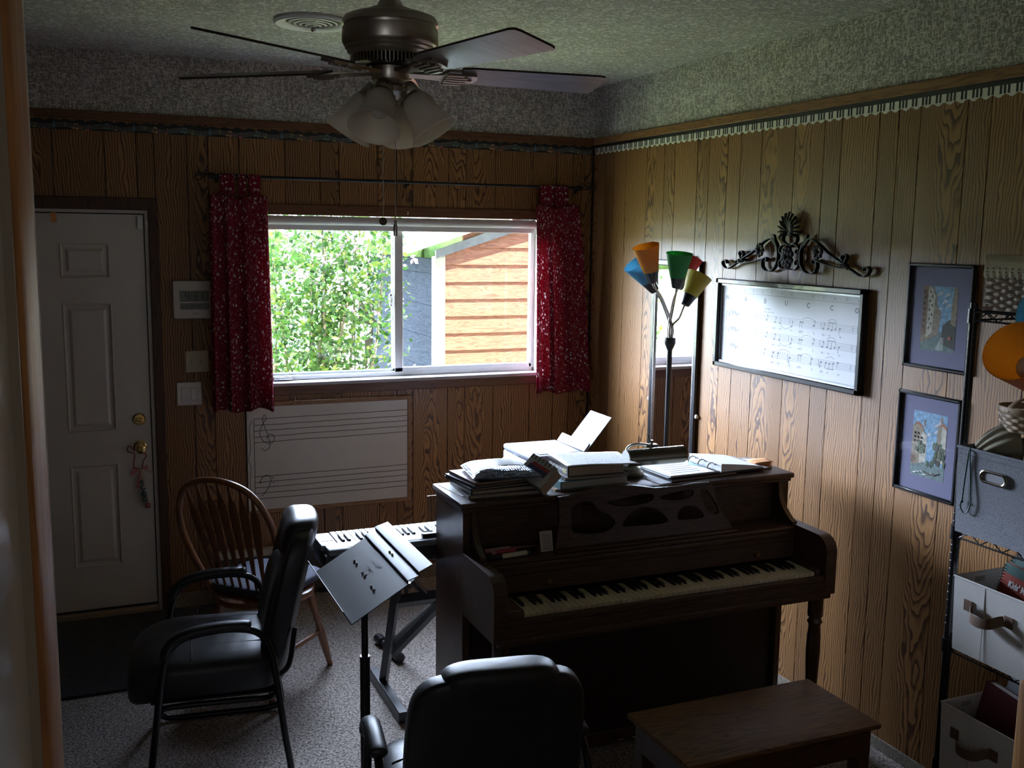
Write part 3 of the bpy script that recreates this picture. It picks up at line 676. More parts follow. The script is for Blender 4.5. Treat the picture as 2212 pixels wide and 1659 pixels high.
# digital wall clock
t = thing('wall_clock', 'white digital wall clock reading 4:31 partly behind the left curtain', 'clock', (-2.31, -.02, 1.54))
build('case', MB().box(-2.412, -2.205, -.034, -.009, 1.545, 1.742, .012), plain('clock_case', (.58, .55, .50), .45), t)
LCD = plain('lcd', (.16, .18, .15), .2)
build('time_display', MB().box(-2.378, -2.235, -.0352, -.033, 1.634, 1.690), LCD, t, smooth=False)
build('date_display', MB().box(-2.378, -2.235, -.0352, -.033, 1.594, 1.626), LCD, t, smooth=False)
def seg7(mb, s, x, z, w, h, y, th):
    S = {'0': 'abcdef', '1': 'bc', '2': 'abged', '3': 'abgcd', '4': 'fgbc', '5': 'afgcd', '6': 'afgcde', '7': 'abc', '8': 'abcdefg', '9': 'abfgcd'}
    for ch in s:
        if ch == ':':
            for q in (.33, .66): mb.box(x + w * .1, x + w * .1 + th, y, y + .0004, z + h * q - th / 2, z + h * q + th / 2)
            x += w * .45; continue
        if ch == ' ': x += w * .7; continue
        R = {'a': (0, w, h - th, h), 'g': (0, w, h / 2 - th / 2, h / 2 + th / 2), 'd': (0, w, 0, th), 'f': (0, th, h / 2, h), 'b': (w - th, w, h / 2, h), 'e': (0, th, 0, h / 2), 'c': (w - th, w, 0, h / 2)}
        for k in S.get(ch, ''):
            a, b, c, d = R[k]; mb.box(x + a, x + b, y, y + .0004, z + c + .0005, z + d - .0005)
        x += w * 1.45
m_ = MB(); seg7(m_, '4:31', -2.352, 1.641, .020, .042, -.0358, .004); seg7(m_, '23 181 72', -2.366, 1.598, .0085, .021, -.0358, .002); build('digits', m_, INK, t, smooth=False)
build('maker_mark', MB().box(-2.315, -2.290, -.0346, -.034, 1.570, 1.573), GREYINK, t, smooth=False)
# switches
t = thing('light_switch', 'ivory double toggle switch plate under the wall clock', 'light switch', (-2.30, -.01, 1.265)); IV = plain('ivory_plastic', (.52, .46, .32), .4)
build('plate', MB().box(-2.359, -2.243, -.015, -.008, 1.265, 1.378, .003), IV, t)
for x in (-2.325, -2.279): build('toggle', MB().box(x - .005, x + .005, -.017, -.013, 1.309, 1.333, .001).box(x - .004, x + .004, -.026, -.014, 1.319, 1.327, .002), IV, t)
t = thing('light_switch', 'white double rocker switch plate below the ivory toggle switches', 'light switch', (-2.344, -.01, 1.092))
build('plate', MB().box(-2.406, -2.283, -.015, -.008, 1.092, 1.214, .003), WHITE, t)
for x in (-2.368, -2.321): build('rocker', MB().box(x - .017, x + .017, -.019, -.014, 1.120, 1.186, .002), WHITE, t)
# hook and sensor on the door
m_ = MB().box(-2.963, -2.936, .0035, .0075, 2.030, 2.069, .0).prism([(-2.963, 2.031), (-2.936, 2.031), (-2.944, 2.024), (-2.955, 2.024)], .0035, .0075, 'xz').box(-2.963, -2.936, .0035, .03, 2.069, 2.073)
tag(build('over_door_hook', m_, BRONZE, smooth=False), 'copper coloured over-door hook on the top edge of the white door', 'hook')
tag(build('door_sensor', MB().box(-2.567, -2.541, -.006, .0075, 1.998, 2.063, .003), WHITE), 'white alarm sensor box on the top corner of the white door', 'sensor')
tag(build('sensor_magnet', MB().box(-2.529, -2.517, -.016, -.0045, 2.006, 2.040, .002), WHITE), 'small white sensor magnet on the brown door casing', 'sensor')
# jingle bells on the door knob
t = thing('bell_hanger', 'string of jingle bells with pink ribbon bow hung from the door knob', 'door bells', (-2.594, -.004, .60))
PINK = plain('pink_ribbon', (.55, .24, .22), .6); CORD = plain('red_cord', (.30, .06, .06), .8)
cx = -2.594
m_ = MB().tube(catmull([(cx + .002, -.004, .875), (cx - .03, -.012, .872), (cx - .055, -.004, .895), (cx - .062, -.003, .865), (cx - .03, -.006, .852), (cx - .036, -.004, .80), (cx - .034, -.004, .778), (cx - .006, -.006, .767)], 6), .0028, 6)
m_.tube(catmull([(cx + .010, -.010, .858), (cx + .028, -.004, .838), (cx + .012, -.004, .81), (cx + .004, -.006, .768)], 6), .0028, 6)
build('cord', m_, CORD, t)
m_ = MB()
m_.add([(cx - .002, -.010, .768), (cx + .03, -.016, .795), (cx + .036, -.008, .765), (cx - .05, -.016, .775), (cx - .055, -.008, .735), (cx + .062, -.004, .748), (cx + .058, -.006, .742), (cx - .030, -.006, .672), (cx - .012, -.008, .665), (cx - .018, -.006, .74)], [(0, 1, 2), (0, 3, 4), (0, 5, 6), (0, 9, 7, 8)])
o = build('ribbon_bow', m_, PINK, t, smooth=False); md = o.modifiers.new('solidify', 'SOLIDIFY'); md.thickness = .002
build('twine', MB().tube([(cx, -.006, .768), (cx + .008, -.006, .70), (cx + .012, -.006, .58)], .0016, 5).tube([(cx + .012, -.006, .76), (cx + .012, -.006, .69)], .0016, 5), plain('straw_twine', (.45, .34, .16), .8), t)
for k, (dx, z, c) in enumerate(((0, .703, (.10, .20, .19)), (.006, .672, (.24, .27, .32)), (.008, .636, (.07, .14, .13)), (.012, .608, (.18, .22, .24)), (.024, .574, (.42, .16, .13)))):
    r = .010 if k == 0 else .0155
    m_ = MB().ball((cx + dx, -.0095 - .003, z), r, 14, 9).cyl((cx + dx, -.0125, z + r * .9), (cx + dx, -.0125, z + r * 1.25), .003, 8)
    b_ = build('jingle_bell', m_, plain('bell_paint_%d' % k, c, .3, .4), t)
    build('bell_slot', MB().box(cx + dx - r * .75, cx + dx + r * .75, -.0125 - r * 1.01, -.0125 - r * .6, z - .001 - r * .2, z + .001 - r * .2), BLACK, b_, smooth=False)
# doormat
mb = MB(); mb.box(-3.30, -2.235, -.975, -.045, 0.0, .012, .004); mt = build('doormat', mb, MAT_BLACK); tag(mt, 'black ribbed doormat on the carpet in front of the white door', 'doormat')
# white strip of low cabinet front against the wall behind the windsor chair
t = thing('baseboard_heater', 'low dark heater with a white top edge against the wall behind the wooden chair', 'heater', (-2.05, -.04, 0.0))
build('hood', MB().box(-2.240, -1.60, -.062, -.017, .250, .290, .004), plain('heater_enamel', (.55, .53, .50), .45), t)
build('casing', MB().box(-2.235, -1.605, -.055, -.017, .03, .252, .003), plain('heater_dark', (.05, .045, .04), .6), t)
for x in (-2.19, -1.66): build('foot', MB().box(x - .02, x + .02, -.05, -.02, 0, .034), BLACK, t, smooth=False)

# musical border along the back wall
t = thing('wallpaper_border', 'dark border strip of musical notes along the top of the back wall', 'border', (-1.8, -.009, 2.47))
pts = [(-.022, 2.470), (-.022, 2.508)]; n = 330
for k in range(n + 1):
    x = -.022 - (3.598) * k / n; pts.append((x, 2.508 + .012 * abs(sin(pi * (x + .3) / .062)) ** .8))
pts += [(-3.62, 2.470)]
mb = MB().prism(pts, -.0100, -.0083, 'xz'); build('strip', mb, plain('border_black', (.012, .016, .016), .6), t, smooth=False)
mb = MB(); PER = .362
def wav(x): return 2.487 + .006 * sin(2 * pi * (x + 2.93) / PER * 2)
for k in range(5):
    mb.tube([(-3.58 + i * .0225, -.0102, wav(-3.58 + i * .0225) + (k - 2) * .0050) for i in range(159)], .0005, 4, ry=.0003, up=(0, 1, 0))
build('staff_line', mb, plain('border_silver', (.42, .42, .36), .6), t)
NC = [plain('border_' + a, c, .6) for a, c in (('blue', (.09, .24, .32)), ('yellow', (.52, .40, .12)), ('orange', (.62, .31, .09)), ('red', (.46, .12, .11)), ('teal', (.14, .30, .26)), ('lime', (.40, .42, .10)), ('violet', (.24, .20, .28)))]
mb = MB(); x = -3.65
def note(x, z, mi, fl=1, s=1.0):
    mb.ball((x, -.0103, z - .008 * s), .0052 * s, 10, 6, mi, (1.25, .12, .9)); mb.box(x + .0045 * s, x + .0058 * s, -.0108, -.0100, z - .008 * s, z + .014 * s, 0, mi)
    if fl == 1: mb.prism([(x + .005 * s, z + .014 * s), (x + .013 * s, z + .006 * s), (x + .005 * s, z + .009 * s)], -.0108, -.0100, 'xz', mi)
    if fl == 2: mb.ball((x + .015 * s, -.0103, z - .010 * s), .0052 * s, 10, 6, mi, (1.25, .12, .9)); mb.box(x + .0195 * s, x + .0208 * s, -.0108, -.0100, z - .010 * s, z + .012 * s, 0, mi); mb.prism([(x + .0045 * s, z + .014 * s), (x + .0208 * s, z + .012 * s), (x + .0208 * s, z + .007 * s), (x + .0045 * s, z + .009 * s)], -.0108, -.0100, 'xz', mi)
while x < -.03:
    for dx, f in ((0, 'clef'), (.048, 'bass'), (.085, 'o'), (.118, 'r'), (.148, 'r2'), (.225, 't'), (.275, 'l'), (.315, 'v')):
        q = x + dx
        if q < -3.55 or q > -.06: continue
        z = wav(q)
        if f == 'clef': mb.tube(catmull([(q, -.0103, z - .006), (q + .006, -.0103, z), (q, -.0103, z + .006), (q - .006, -.0103, z), (q, -.0103, z - .010), (q + .003, -.0103, z + .012), (q, -.0103, z + .020), (q - .003, -.0103, z + .012), (q + .002, -.0103, z - .018)], 4), .0016, 5, 0, ry=.0004, up=(0, 1, 0))
        elif f == 'bass': mb.tube(catmull([(q - .006, -.0103, z + .004), (q, -.0103, z + .009), (q + .005, -.0103, z + .003), (q - .004, -.0103, z - .009)], 4), .0013, 5, 1, ry=.0004, up=(0, 1, 0))
        elif f == 'o': note(q, z, 2, 2, 1.1)
        elif f == 'r': note(q, z + .004, 3, 0, .7)
        elif f == 'r2': note(q, z, 3, 1, 1.25)
        elif f == 't': note(q, z, 4, 2, 1.05)
        elif f == 'l': note(q, z, 5, 1, .9)
        else: note(q, z, 6, 0, .9)
    x += PER
build('notes', mb, NC, t).__setitem__('kind', 'stuff')
# piano-key border along the right wall
t = thing('wallpaper_border', 'scalloped border printed with piano keys along the top of the right wall', 'border', (-.009, -3.0, 2.468))
WK = plain('border_white', (.76, .74, .68), .6); BK = plain('border_key_black', (.010, .010, .011), .5)
pts = [(-.022, 2.512)]; n = 700
for k in range(n + 1):
    y = -.022 - 5.6 * k / n; pts.append((y, 2.4735 - .0055 * cos(2 * pi * y / .052)))
pts += [(-5.622, 2.512)]
build('white_keys', MB().prism(pts, -.0095, -.0083, 'yz'), WK, t, smooth=False)
build('black_band', MB().box(-.0102, -.0083, -5.622, -.022, 2.508, 2.5248), BK, t, smooth=False)
mb = MB(); y = -.03; k = 0
while y > -5.6:
    if k % 7 in (0, 1, 3, 4, 5): mb.box(-.0102, -.0092, y - .0095, y - .0005, 2.4800, 2.5095)
    if k % 7 not in (2, 6): pass
    y -= .0162 if k % 7 not in (2, 6) else .0162; k += 1
build('black_keys', mb, BK, t, smooth=False).__setitem__('kind', 'stuff')
# ------------------------------------------------------------------ things on the right wall
# tall mirror
MIRROR = plain('mirror_glass', (.92, .94, .94), .0, 1.0)
t = thing('wall_mirror', 'tall narrow black framed mirror on the right wall behind the floor lamp', 'mirror', (-.015, -.98, .62))
y0, y1, z0, z1 = -1.207, -.756, .62, 1.880; w = .030
mb = MB().box(-.030, -.009, y0, y0 + w, z0, z1, .004).box(-.030, -.009, y1 - w, y1, z0, z1, .004).box(-.0302, -.009, y0, y1, z1 - w, z1, .004).box(-.0302, -.009, y0, y1, z0, z0 + w, .004)
build('frame', mb, BLACK_FRAME, t)
build('inner_edge', MB().box(-.0285, -.012, y0 + w, y0 + w + .006, z0 + w, z1 - w).box(-.0285, -.012, y1 - w - .006, y1 - w, z0 + w, z1 - w), STEEL, t, smooth=False)
build('glass', MB().box(-.020, -.012, y0 + w - .004, y1 - w + .004, z0 + w - .004, z1 - w + .004), MIRROR, t, smooth=False)
for y, z in ((-.748, 1.128), (-1.215, 1.105)):
    build('mirror_clip', MB().ball((-.018, y, z), .012, 12, 8, 0, (.8, 1, 1)), WHITE, t)
build('hanging_clip', MB().box(-.034, -.012, -1.135, -1.09, 1.876, 1.905, .004), plain('clip_grey', (.4, .4, .36), .4), t)
# framed music score
t = thing('framed_score', 'large black framed music score print under the wrought iron scroll', 'picture', (-.02, -1.87, 1.387))
y0, y1, z0, z1 = -2.372, -1.364, 1.387, 1.806
def pframe(name, y0, y1, z0, z1, w, d, parent, mat=BLACK_FRAME):
    mb = MB()
    for (a, b, c, e) in ((y0, y0 + w, z0, z1), (y1 - w, y1, z0, z1), (y0, y1, z1 - w, z1), (y0, y1, z0, z0 + w)):
        mb.box(-d, -.009, a, b, c, e, .004)
        mb.box(-d * .72, -.010, a - .0001 if a == y0 else a - .006, b + .006 if a == y0 else b, c, e, .002)
    return build(name, mb, mat, parent)
pframe('frame', y0, y1, z0, z1, .024, .040, t)
SILV = plain('frame_silver_lip', (.30, .31, .33), .35, .6)
iy0, iy1, iz0, iz1 = y0 + .024, y1 - .024, z0 + .024, z1 - .024
build('inner_lip', MB().box(-.026, -.012, iy0, iy0 + .008, iz0, iz1).box(-.026, -.012, iy1 - .008, iy1, iz0, iz1).box(-.026, -.012, iy0, iy1, iz1 - .008, iz1).box(-.026, -.012, iy0, iy1, iz0, iz0 + .008), SILV, t, smooth=False)
SCOREP = plain('score_paper', (.62, .63, .68), .5)
build('print', MB().box(-.0150, -.010, iy0 + .004, iy1 - .004, iz0 + .004, iz1 - .004), SCOREP, t, smooth=False)
X = -.0154; UY = (0, -1, 0); UZ = (0, 0, 1)
INKS = plain('score_ink', (.09, .09, .12), .5)
mb = MB()
hdr = 'GIUSEPPE VERDI'; L_ = len(hdr) - 1
for i, ch in enumerate(hdr):
    if ch != ' ': text_mb(mb, ch, .019, (X, -1.424 - (.892) * i / L_, 1.752), UY, UZ, 0.0004)
for i, ch in enumerate('NABUCCO'): text_mb(mb, ch, .030, (X, -1.422 - (.880) * i / 6, 1.709), UY, UZ, 0.0004, bold=.001)
build('title_lettering', mb, INKS, t, smooth=False)
mb = MB()
def hl(mb, ya, yb, z, th=.0011): mb.box(X - .0003, X + .0001, ya, yb, z - th / 2, z + th / 2)
def vl(mb, y, za, zb, th=.0011): mb.box(X - .0003, X + .0001, y - th / 2, y + th / 2, za, zb)
hl(mb, -2.322, -1.422, 1.745, .0014)
stz = (1.628, 1.553, 1.474); sp_ = .0068
for z in stz:
    for k in range(5): hl(mb, -2.323, -1.437, z + k * sp_)
    vl(mb, -2.323, z, z + 4 * sp_, .0014); vl(mb, -1.9, z, z + 4 * sp_); vl(mb, -2.105, z, z + 4 * sp_); vl(mb, -1.437, z, z + 4 * sp_)
vl(mb, -1.432, 1.470, 1.657, .002)
build('staff_line', mb, INKS, t, smooth=False)
mb = MB()
def nh(y, z, stem=1, fl=0):
    mb.ball((X, y, z), .0048, 10, 6, 0, (.08, 1.2, .85)); d = 1 if stem > 0 else -1
    vl(mb, y - .005 * d, min(z, z + .026 * d), max(z, z + .026 * d), .0012)
    if fl: mb.prism([(y - .005 * d, z + .026 * d), (y - .015 * d, z + .014 * d), (y - .005 * d, z + .019 * d)], X - .0003, X + .0001, 'yz')
def slur(ya, yb, z, h): mb.tube([(X, ya + (yb - ya) * k / 10, z + h * sin(pi * k / 10)) for k in range(11)], .0009, 5, ry=.0003, up=(1, 0, 0))
for s_, z in enumerate(stz):
    if s_ < 2: mb.tube(catmull([(X, -1.452, z + .006), (X, -1.460, z + .012), (X, -1.452, z + .016), (X, -1.446, z + .008), (X, -1.454, z + .001), (X, -1.456, z + .034), (X, -1.450, z + .036), (X, -1.455, z - .008)], 4), .0009, 5, ry=.0003, up=(1, 0, 0))
    else: mb.tube(catmull([(X, -1.448, z + .020), (X, -1.456, z + .027), (X, -1.463, z + .019), (X, -1.450, z + .005)], 4), .0011, 5, ry=.0003, up=(1, 0, 0))
    for k, (dy, dz) in enumerate(((0, .026), (.010, .018), (.020, .028), (.030, .021), (.040, .012))):
        yy = -1.472 - dy; vl(mb, yy, z + dz - .010, z + dz + .010, .001); vl(mb, yy - .005, z + dz - .010, z + dz + .010, .001); hl(mb, yy - .009, yy + .004, z + dz - .003, .002); hl(mb, yy - .009, yy + .004, z + dz + .003, .002)
    mb.box(X - .0003, X + .0001, -1.535, -1.522, z + .016, z + .021)
    mb.tube([(X, -1.665, z + .026), (X, -1.671, z + .018), (X, -1.664, z + .013), (X, -1.670, z + .004)], .0012, 5, ry=.0003, up=(1, 0, 0))
    lo = (s_ < 2); st = 1 if lo else -1
    nh(-1.74, z + (.008 if lo else .030), st, 1); nh(-1.80, z + (.004 if lo else .022), st, 1); nh(-1.835, z + (.002 if lo else .022), st); nh(-1.915, z + (-.006 if lo else .012), st, 1)
    nh(-1.975, z + (.018 if lo else .030), -1); nh(-1.99, z + (.018 if lo else .030), -1); nh(-2.06, z + (.008 if lo else .022), st, 1); nh(-2.12, z + (.002 if lo else .018), st, 1)
    nh(-2.150, z + .004 if lo else z + .018, st); nh(-2.172, z + .000 if lo else z + .016, st); nh(-2.195, z + .006 if lo else z + .020, st); nh(-2.222, z + .010 if lo else z + .026, -1)
    hl(mb, -2.200, -2.152, z + (.031 if lo else -.006), .003)
    slur(-1.835, -1.915, z + (-.004 if lo else .034), -.016 if lo else .008); slur(-1.985, -2.06, z + .030, .010); slur(-2.148, -2.200, z + .036, .009)
    mb.tube([(X, -2.294, z + .026), (X, -2.300, z + .018), (X, -2.293, z + .013), (X, -2.299, z + .004)], .0012, 5, ry=.0003, up=(1, 0, 0))
    hl(mb, -2.06, -1.985, z - .006, .0008)
for k in range(3): pass
build('notes', mb, INKS, t, smooth=False).__setitem__('kind', 'stuff')
mb = MB()
for z in (1.601, 1.527, 1.448):
    for s_, y in (('Va,', -1.725), ('pen', -1.785), ('- sie', -1.822), ('-', -1.87), ('ro,', -1.905), ("sull'a", -1.965), ('-', -2.025), ('li', -2.06), ('do', -2.115), ('-', -2.138), ('ra', -2.155), ('-', -2.19), ('te', -2.222)):
        text_mb(mb, s_, .0155, (X, y, z), UY, UZ, .0004)
text_mb(mb, 'cantabile', .013, (X, -1.720, 1.682), UY, UZ, .0004); text_mb(mb, 'tutti sotto voce', .012, (X, -1.715, 1.668), UY, UZ, .0004)
build('lyrics', mb, INKS, t, smooth=False)
build('front_glass', MB().box(-.0185, -.0180, iy0 + .006, iy1 - .006, iz0 + .006, iz1 - .006), pane_mat('picture_glass', (1, 1, 1), .42, .35), t, smooth=False)
# two framed canal pictures with violet mounts
MOUNT = plain('violet_mount', (.150, .145, .245), .7)
def canal(label, y0, y1, z0, z1, iy, iz, which):
    t = thing('framed_picture', label, 'picture', (-.015, (y0 + y1) / 2, z0), 0, 'framed canal pictures by the wire shelf')
    pframe('frame', y0, y1, z0, z1, .014, .026, t)
    build('mount', MB().box(-.0140, -.010, y0 + .012, y1 - .012, z0 + .012, z1 - .012), MOUNT, t, smooth=False)
    cols = dict(sky=(.20, .36, .52), cloud=(.52, .54, .54), stone=(.27, .22, .15), pale=(.50, .47, .38), dark=(.045, .045, .030), green=(.06, .10, .04), water=(.14, .20, .19), glint=(.55, .58, .56), roof=(.38, .13, .06), brick=(.20, .12, .07))
    names = list(cols); mats = [plain('picture_%s' % k, cols[k], .7, noise=.35, nscale=70) for k in names]; mb = MB(); W = iy[0] - iy[1]; H = iz[1] - iz[0]; d = [0]
    def P(c, pts): d[0] += 1; mb.prism([(iy[0] - a * W, iz[0] + b * H) for a, b in pts], -.0142 - .00004 * d[0], -.0138, 'yz', names.index(c))
    rnd = random.Random(which)
    P('sky', [(0, 0), (1, 0), (1, 1), (0, 1)])
    for k in range(5):
        a, b = rnd.uniform(.35, .75), rnd.uniform(.6, .9); P('cloud', [(a, b), (a + .12, b + .02), (a + .2, b + .06), (a + .1, b + .07)])
    if which == 1:
        P('water', [(0, 0), (1, 0), (1, .3), (0, .3)]); P('stone', [(0, .1), (.5, .26), (.56, .62), (.46, .66), (.40, .86), (.30, 1), (0, 1)]); P('pale', [(.16, .2), (.32, .28), (.36, .85), (.26, .98), (.16, 1)]); P('brick', [(0, .22), (.14, .26), (.14, 1), (0, 1)])
        P('dark', [(.60, .12), (1, .05), (1, .50), (.86, .52), (.72, .46), (.62, .40)]); P('stone', [(.84, .45), (1, .4), (1, 1), (.90, 1), (.86, .80)])
        for k in range(7): P('dark', [(.03 + .02 * (k % 2), .34 + .09 * k), (.09, .35 + .09 * k), (.09, .39 + .09 * k), (.03, .38 + .09 * k)])
        for k in range(9): P('dark', [(.20 + .07 * (k % 2), .33 + .07 * k), (.23 + .07 * (k % 2), .33 + .07 * k), (.23 + .07 * (k % 2), .37 + .07 * k), (.20 + .07 * (k % 2), .37 + .07 * k)])
        for k in range(8): P('glint', [(.44 + .02 * k, .02 + .026 * k), (.70, .03 + .026 * k), (.66, .04 + .026 * k), (.46 + .02 * k, .035 + .026 * k)])
        P('roof', [(.80, .2), (.90, .2), (.88, .25), (.82, .25)])
    else:
        P('water', [(0, 0), (1, 0), (1, .22), (0, .22)]); P('stone', [(0, .16), (.42, .22), (.42, .62), (.30, .78), (.12, .82), (0, .76)]); P('pale', [(.24, .2), (.44, .24), (.44, .64), (.30, .70), (.26, .62)]); P('brick', [(0, .18), (.16, .2), (.14, .3), (0, .3)])
        P('roof', [(0, .76), (.14, .84), (.30, .78), (.28, .75), (.12, .80)]); P('stone', [(.72, .30), (.86, .28), (.86, .86), (.74, .82)]); P('pale', [(.84, .28), (1, .26), (1, .80), (.86, .84)]); P('roof', [(.76, .84), (.90, .88), (1, .83), (1, .79), (.86, .84)])
        P('stone', [(.82, .86), (.87, .86), (.87, .97), (.82, .97)]); P('stone', [(.32, .78), (.37, .78), (.37, .88), (.32, .88)])
        for k in range(26): a, b = rnd.uniform(.44, .95), rnd.uniform(.18, .5); P('green' if k % 3 else 'dark', [(a, b), (a + .07, b - .02), (a + .09, b + .06), (a + .02, b + .08)])
        for k in range(12): a, b = rnd.uniform(.04, .36), rnd.uniform(.34, .5); P('green', [(a, b), (a + .06, b), (a + .06, b + .05), (a, b + .06)])
        for k in range(8): P('dark', [(.06 + .1 * (k % 3), .5 + .06 * (k // 3) + .02), (.09 + .1 * (k % 3), .5 + .06 * (k // 3) + .02), (.09 + .1 * (k % 3), .55 + .06 * (k // 3)), (.06 + .1 * (k % 3), .55 + .06 * (k // 3))])
        for k in range(6): P('glint', [(.05 + .1 * k, .03 + .02 * (k % 3)), (.2 + .1 * k, .04 + .02 * (k % 3)), (.15 + .1 * k, .06 + .02 * (k % 3))])
        P('dark', [(.34, .10), (.48, .06), (.72, .06), (.90, .12), (.72, .085), (.5, .085)])
    build('canal_scene', mb, mats, t, smooth=False)
    build('front_glass', MB().box(-.0172, -.0168, y0 + .013, y1 - .013, z0 + .013, z1 - .013), pane_mat('picture_glass_%d' % which, (1, 1, 1), .02, .8), t, smooth=False)
canal('upper violet mounted canal picture with tall buildings on the right wall', -2.884, -2.579, 1.535, 1.917, (-2.652, -2.812), (1.604, 1.836), 1)
canal('lower violet mounted canal picture with trees by the water on the right wall', -2.872, -2.572, 1.067, 1.446, (-2.648, -2.808), (1.137, 1.378), 2)
# wrought iron scroll
t = thing('iron_scroll', 'black wrought iron scroll with shell and flowers above the framed score', 'wall ornament', (-.03, -1.89, 1.85))
def band(pts, parent, name='scroll_band', w=.010, th=.0022, xo=-.028):
    P = catmull([(xo, y, z) for y, z in pts], 7)
    return build(name, MB().tube(P, w, 8, ry=th, up=None) if False else ribbon(P, w, th), IRON, parent)
def ribbon(P, w, th):
    mb = MB(); n = len(P); vs = []
    for i in range(n):
        a = P[max(0, i - 1)]; b = P[min(n - 1, i + 1)]; tt = (b - a).normalized(); nn = Vector((0, -tt.z, tt.y))
        for (dx, dn) in ((-w, -th), (w, -th), (w, th), (-w, th)): vs.append(P[i] + Vector((dx, 0, 0)) + nn * dn)
    fs = [(i * 4 + k, i * 4 + (k + 1) % 4, (i + 1) * 4 + (k + 1) % 4, (i + 1) * 4 + k) for i in range(n - 1) for k in range(4)] + [(0, 1, 2, 3), tuple((n - 1) * 4 + k for k in (3, 2, 1, 0))]
    mb.add(vs, fs); return mb
def spiral(cy_, cz, r0, r1, a0, a1, n=14): return [(cy_ + (r0 + (r1 - r0) * k / n) * cos(a0 + (a1 - a0) * k / n), cz + (r0 + (r1 - r0) * k / n) * sin(a0 + (a1 - a0) * k / n)) for k in range(n + 1)]
YC = -1.893
for s in (1, -1):          # s=1: towards the window
    Y = lambda d: YC + s * d
    def mir(pts): return [(Y(d), z) for d, z in pts]
    # large C-curve rising to the peak then running out to the tip
    big = [(d, z) for d, z in spiral(.150, 1.893, .010, .028, -pi * .2, pi * 1.1, 10)][::1]
    c_curve = [(.166, 1.900), (.158, 1.909), (.146, 1.905), (.146, 1.890), (.158, 1.880), (.176, 1.885)]
    loop = [(.160, 1.897), (.150, 1.906), (.165, 1.913), (.182, 1.902), (.184, 1.878), (.165, 1.858), (.132, 1.853), (.100, 1.866), (.080, 1.895), (.076, 1.935), (.088, 1.972), (.112, 1.993), (.140, 1.996), (.180, 1.982), (.255, 1.938), (.345, 1.900)]
    band(mir(loop), t)
    band(mir([(.345, 1.900), (.352, 1.912), (.362, 1.928), (.352, 1.938), (.336, 1.934), (.330, 1.920), (.340, 1.912)]), t, w=.009)
    band(mir([(.176, 1.909), (.25, 1.893), (.32, 1.884), (.375, 1.882), (.42, 1.864), (.452, 1.854), (.478, 1.862), (.492, 1.880), (.480, 1.893), (.462, 1.890), (.458, 1.878)]), t)
    band(mir([(.000, 1.966), (.024, 1.975), (.046, 1.988), (.044, 2.008), (.022, 2.016), (.010, 2.012)]), t, w=.009)
    for zc, q in ((1.945, 1), (1.893, -1)): band(mir([(.006, zc + q * .026), (.030, zc + q * .028), (.056, zc + q * .020), (.066, zc), (.056, zc - q * .012), (.044, zc - q * .004), (.048, zc + q * .006)]), t, w=.008, th=.0018)
    # flower on the arm
    fy, fz = Y(.197), 1.945; m_ = MB()
    for k in range(8):
        a = k * pi / 4; m_.ball((-.040, fy + .022 * cos(a), fz + .022 * sin(a)), .011, 10, 7, 0, (.5, 1, 1))
    m_.ball((-.046, fy, fz), .010, 10, 7); build('iron_flower', m_, IRON, t)
    m_ = MB().ball((-.030, Y(.355), 1.893), .014, 10, 7, 0, (.9, 1.3, .8)).ball((-.034, Y(.375), 1.885), .009, 8, 6).ball((-.030, Y(.335), 1.897), .010, 8, 6); build('collar', m_, IRON, t)
    m_ = MB().prism([(Y(.096), 1.985), (Y(.104), 2.012), (Y(.118), 2.016), (Y(.114), 2.000), (Y(.128), 1.995), (Y(.108), 1.975), (Y(.085), 1.955), (Y(.072), 1.945), (Y(.082), 1.97)], -.036, -.024, 'yz'); build('leaf', m_, IRON, t)
m_ = MB()
for r, k0, n_ in ((.030, 0, 9), (.016, .3, 6)):
    for k in range(n_): a = 2 * pi * k / n_ + k0; m_.ball((-.040 - (.03 - r) * .3, YC + r * cos(a), 1.919 + r * 1.25 * sin(a)), .0125, 10, 7, 0, (.6, 1, 1.1))
m_.ball((-.050, YC, 1.919), .010, 10, 7); build('iron_flower', m_, IRON, t)
m_ = MB(); n_ = 13     # fluted shell
for k in range(n_):
    a = radians(-112 + 224 * k / (n_ - 1)); L2 = .080 * (1 - .20 * abs(a) / 2)
    p0 = Vector((-.034, YC, 2.024)); p1 = Vector((-.050, YC + L2 * .6 * sin(a), 2.030 + L2 * .62 * cos(a))); p2 = Vector((-.040, YC + L2 * sin(a), 2.030 + L2 * cos(a)))
    m_.tube([p0, p1, p2], [.003, .0065, .0085], 7, ry=[.003, .005, .004])
build('shell', m_, IRON, t)
m_ = MB().box(-.040, -.020, YC - .012, YC + .012, 2.008, 2.030, .004).box(-.030, -.009, YC - .006, YC + .006, 1.96, 1.975, .002).box(-.030, -.009, YC - .33, YC - .32, 1.893, 1.903, .002).box(-.030, -.009, YC + .32, YC + .33, 1.893, 1.903, .002); build('wall_bracket', m_, IRON, t)
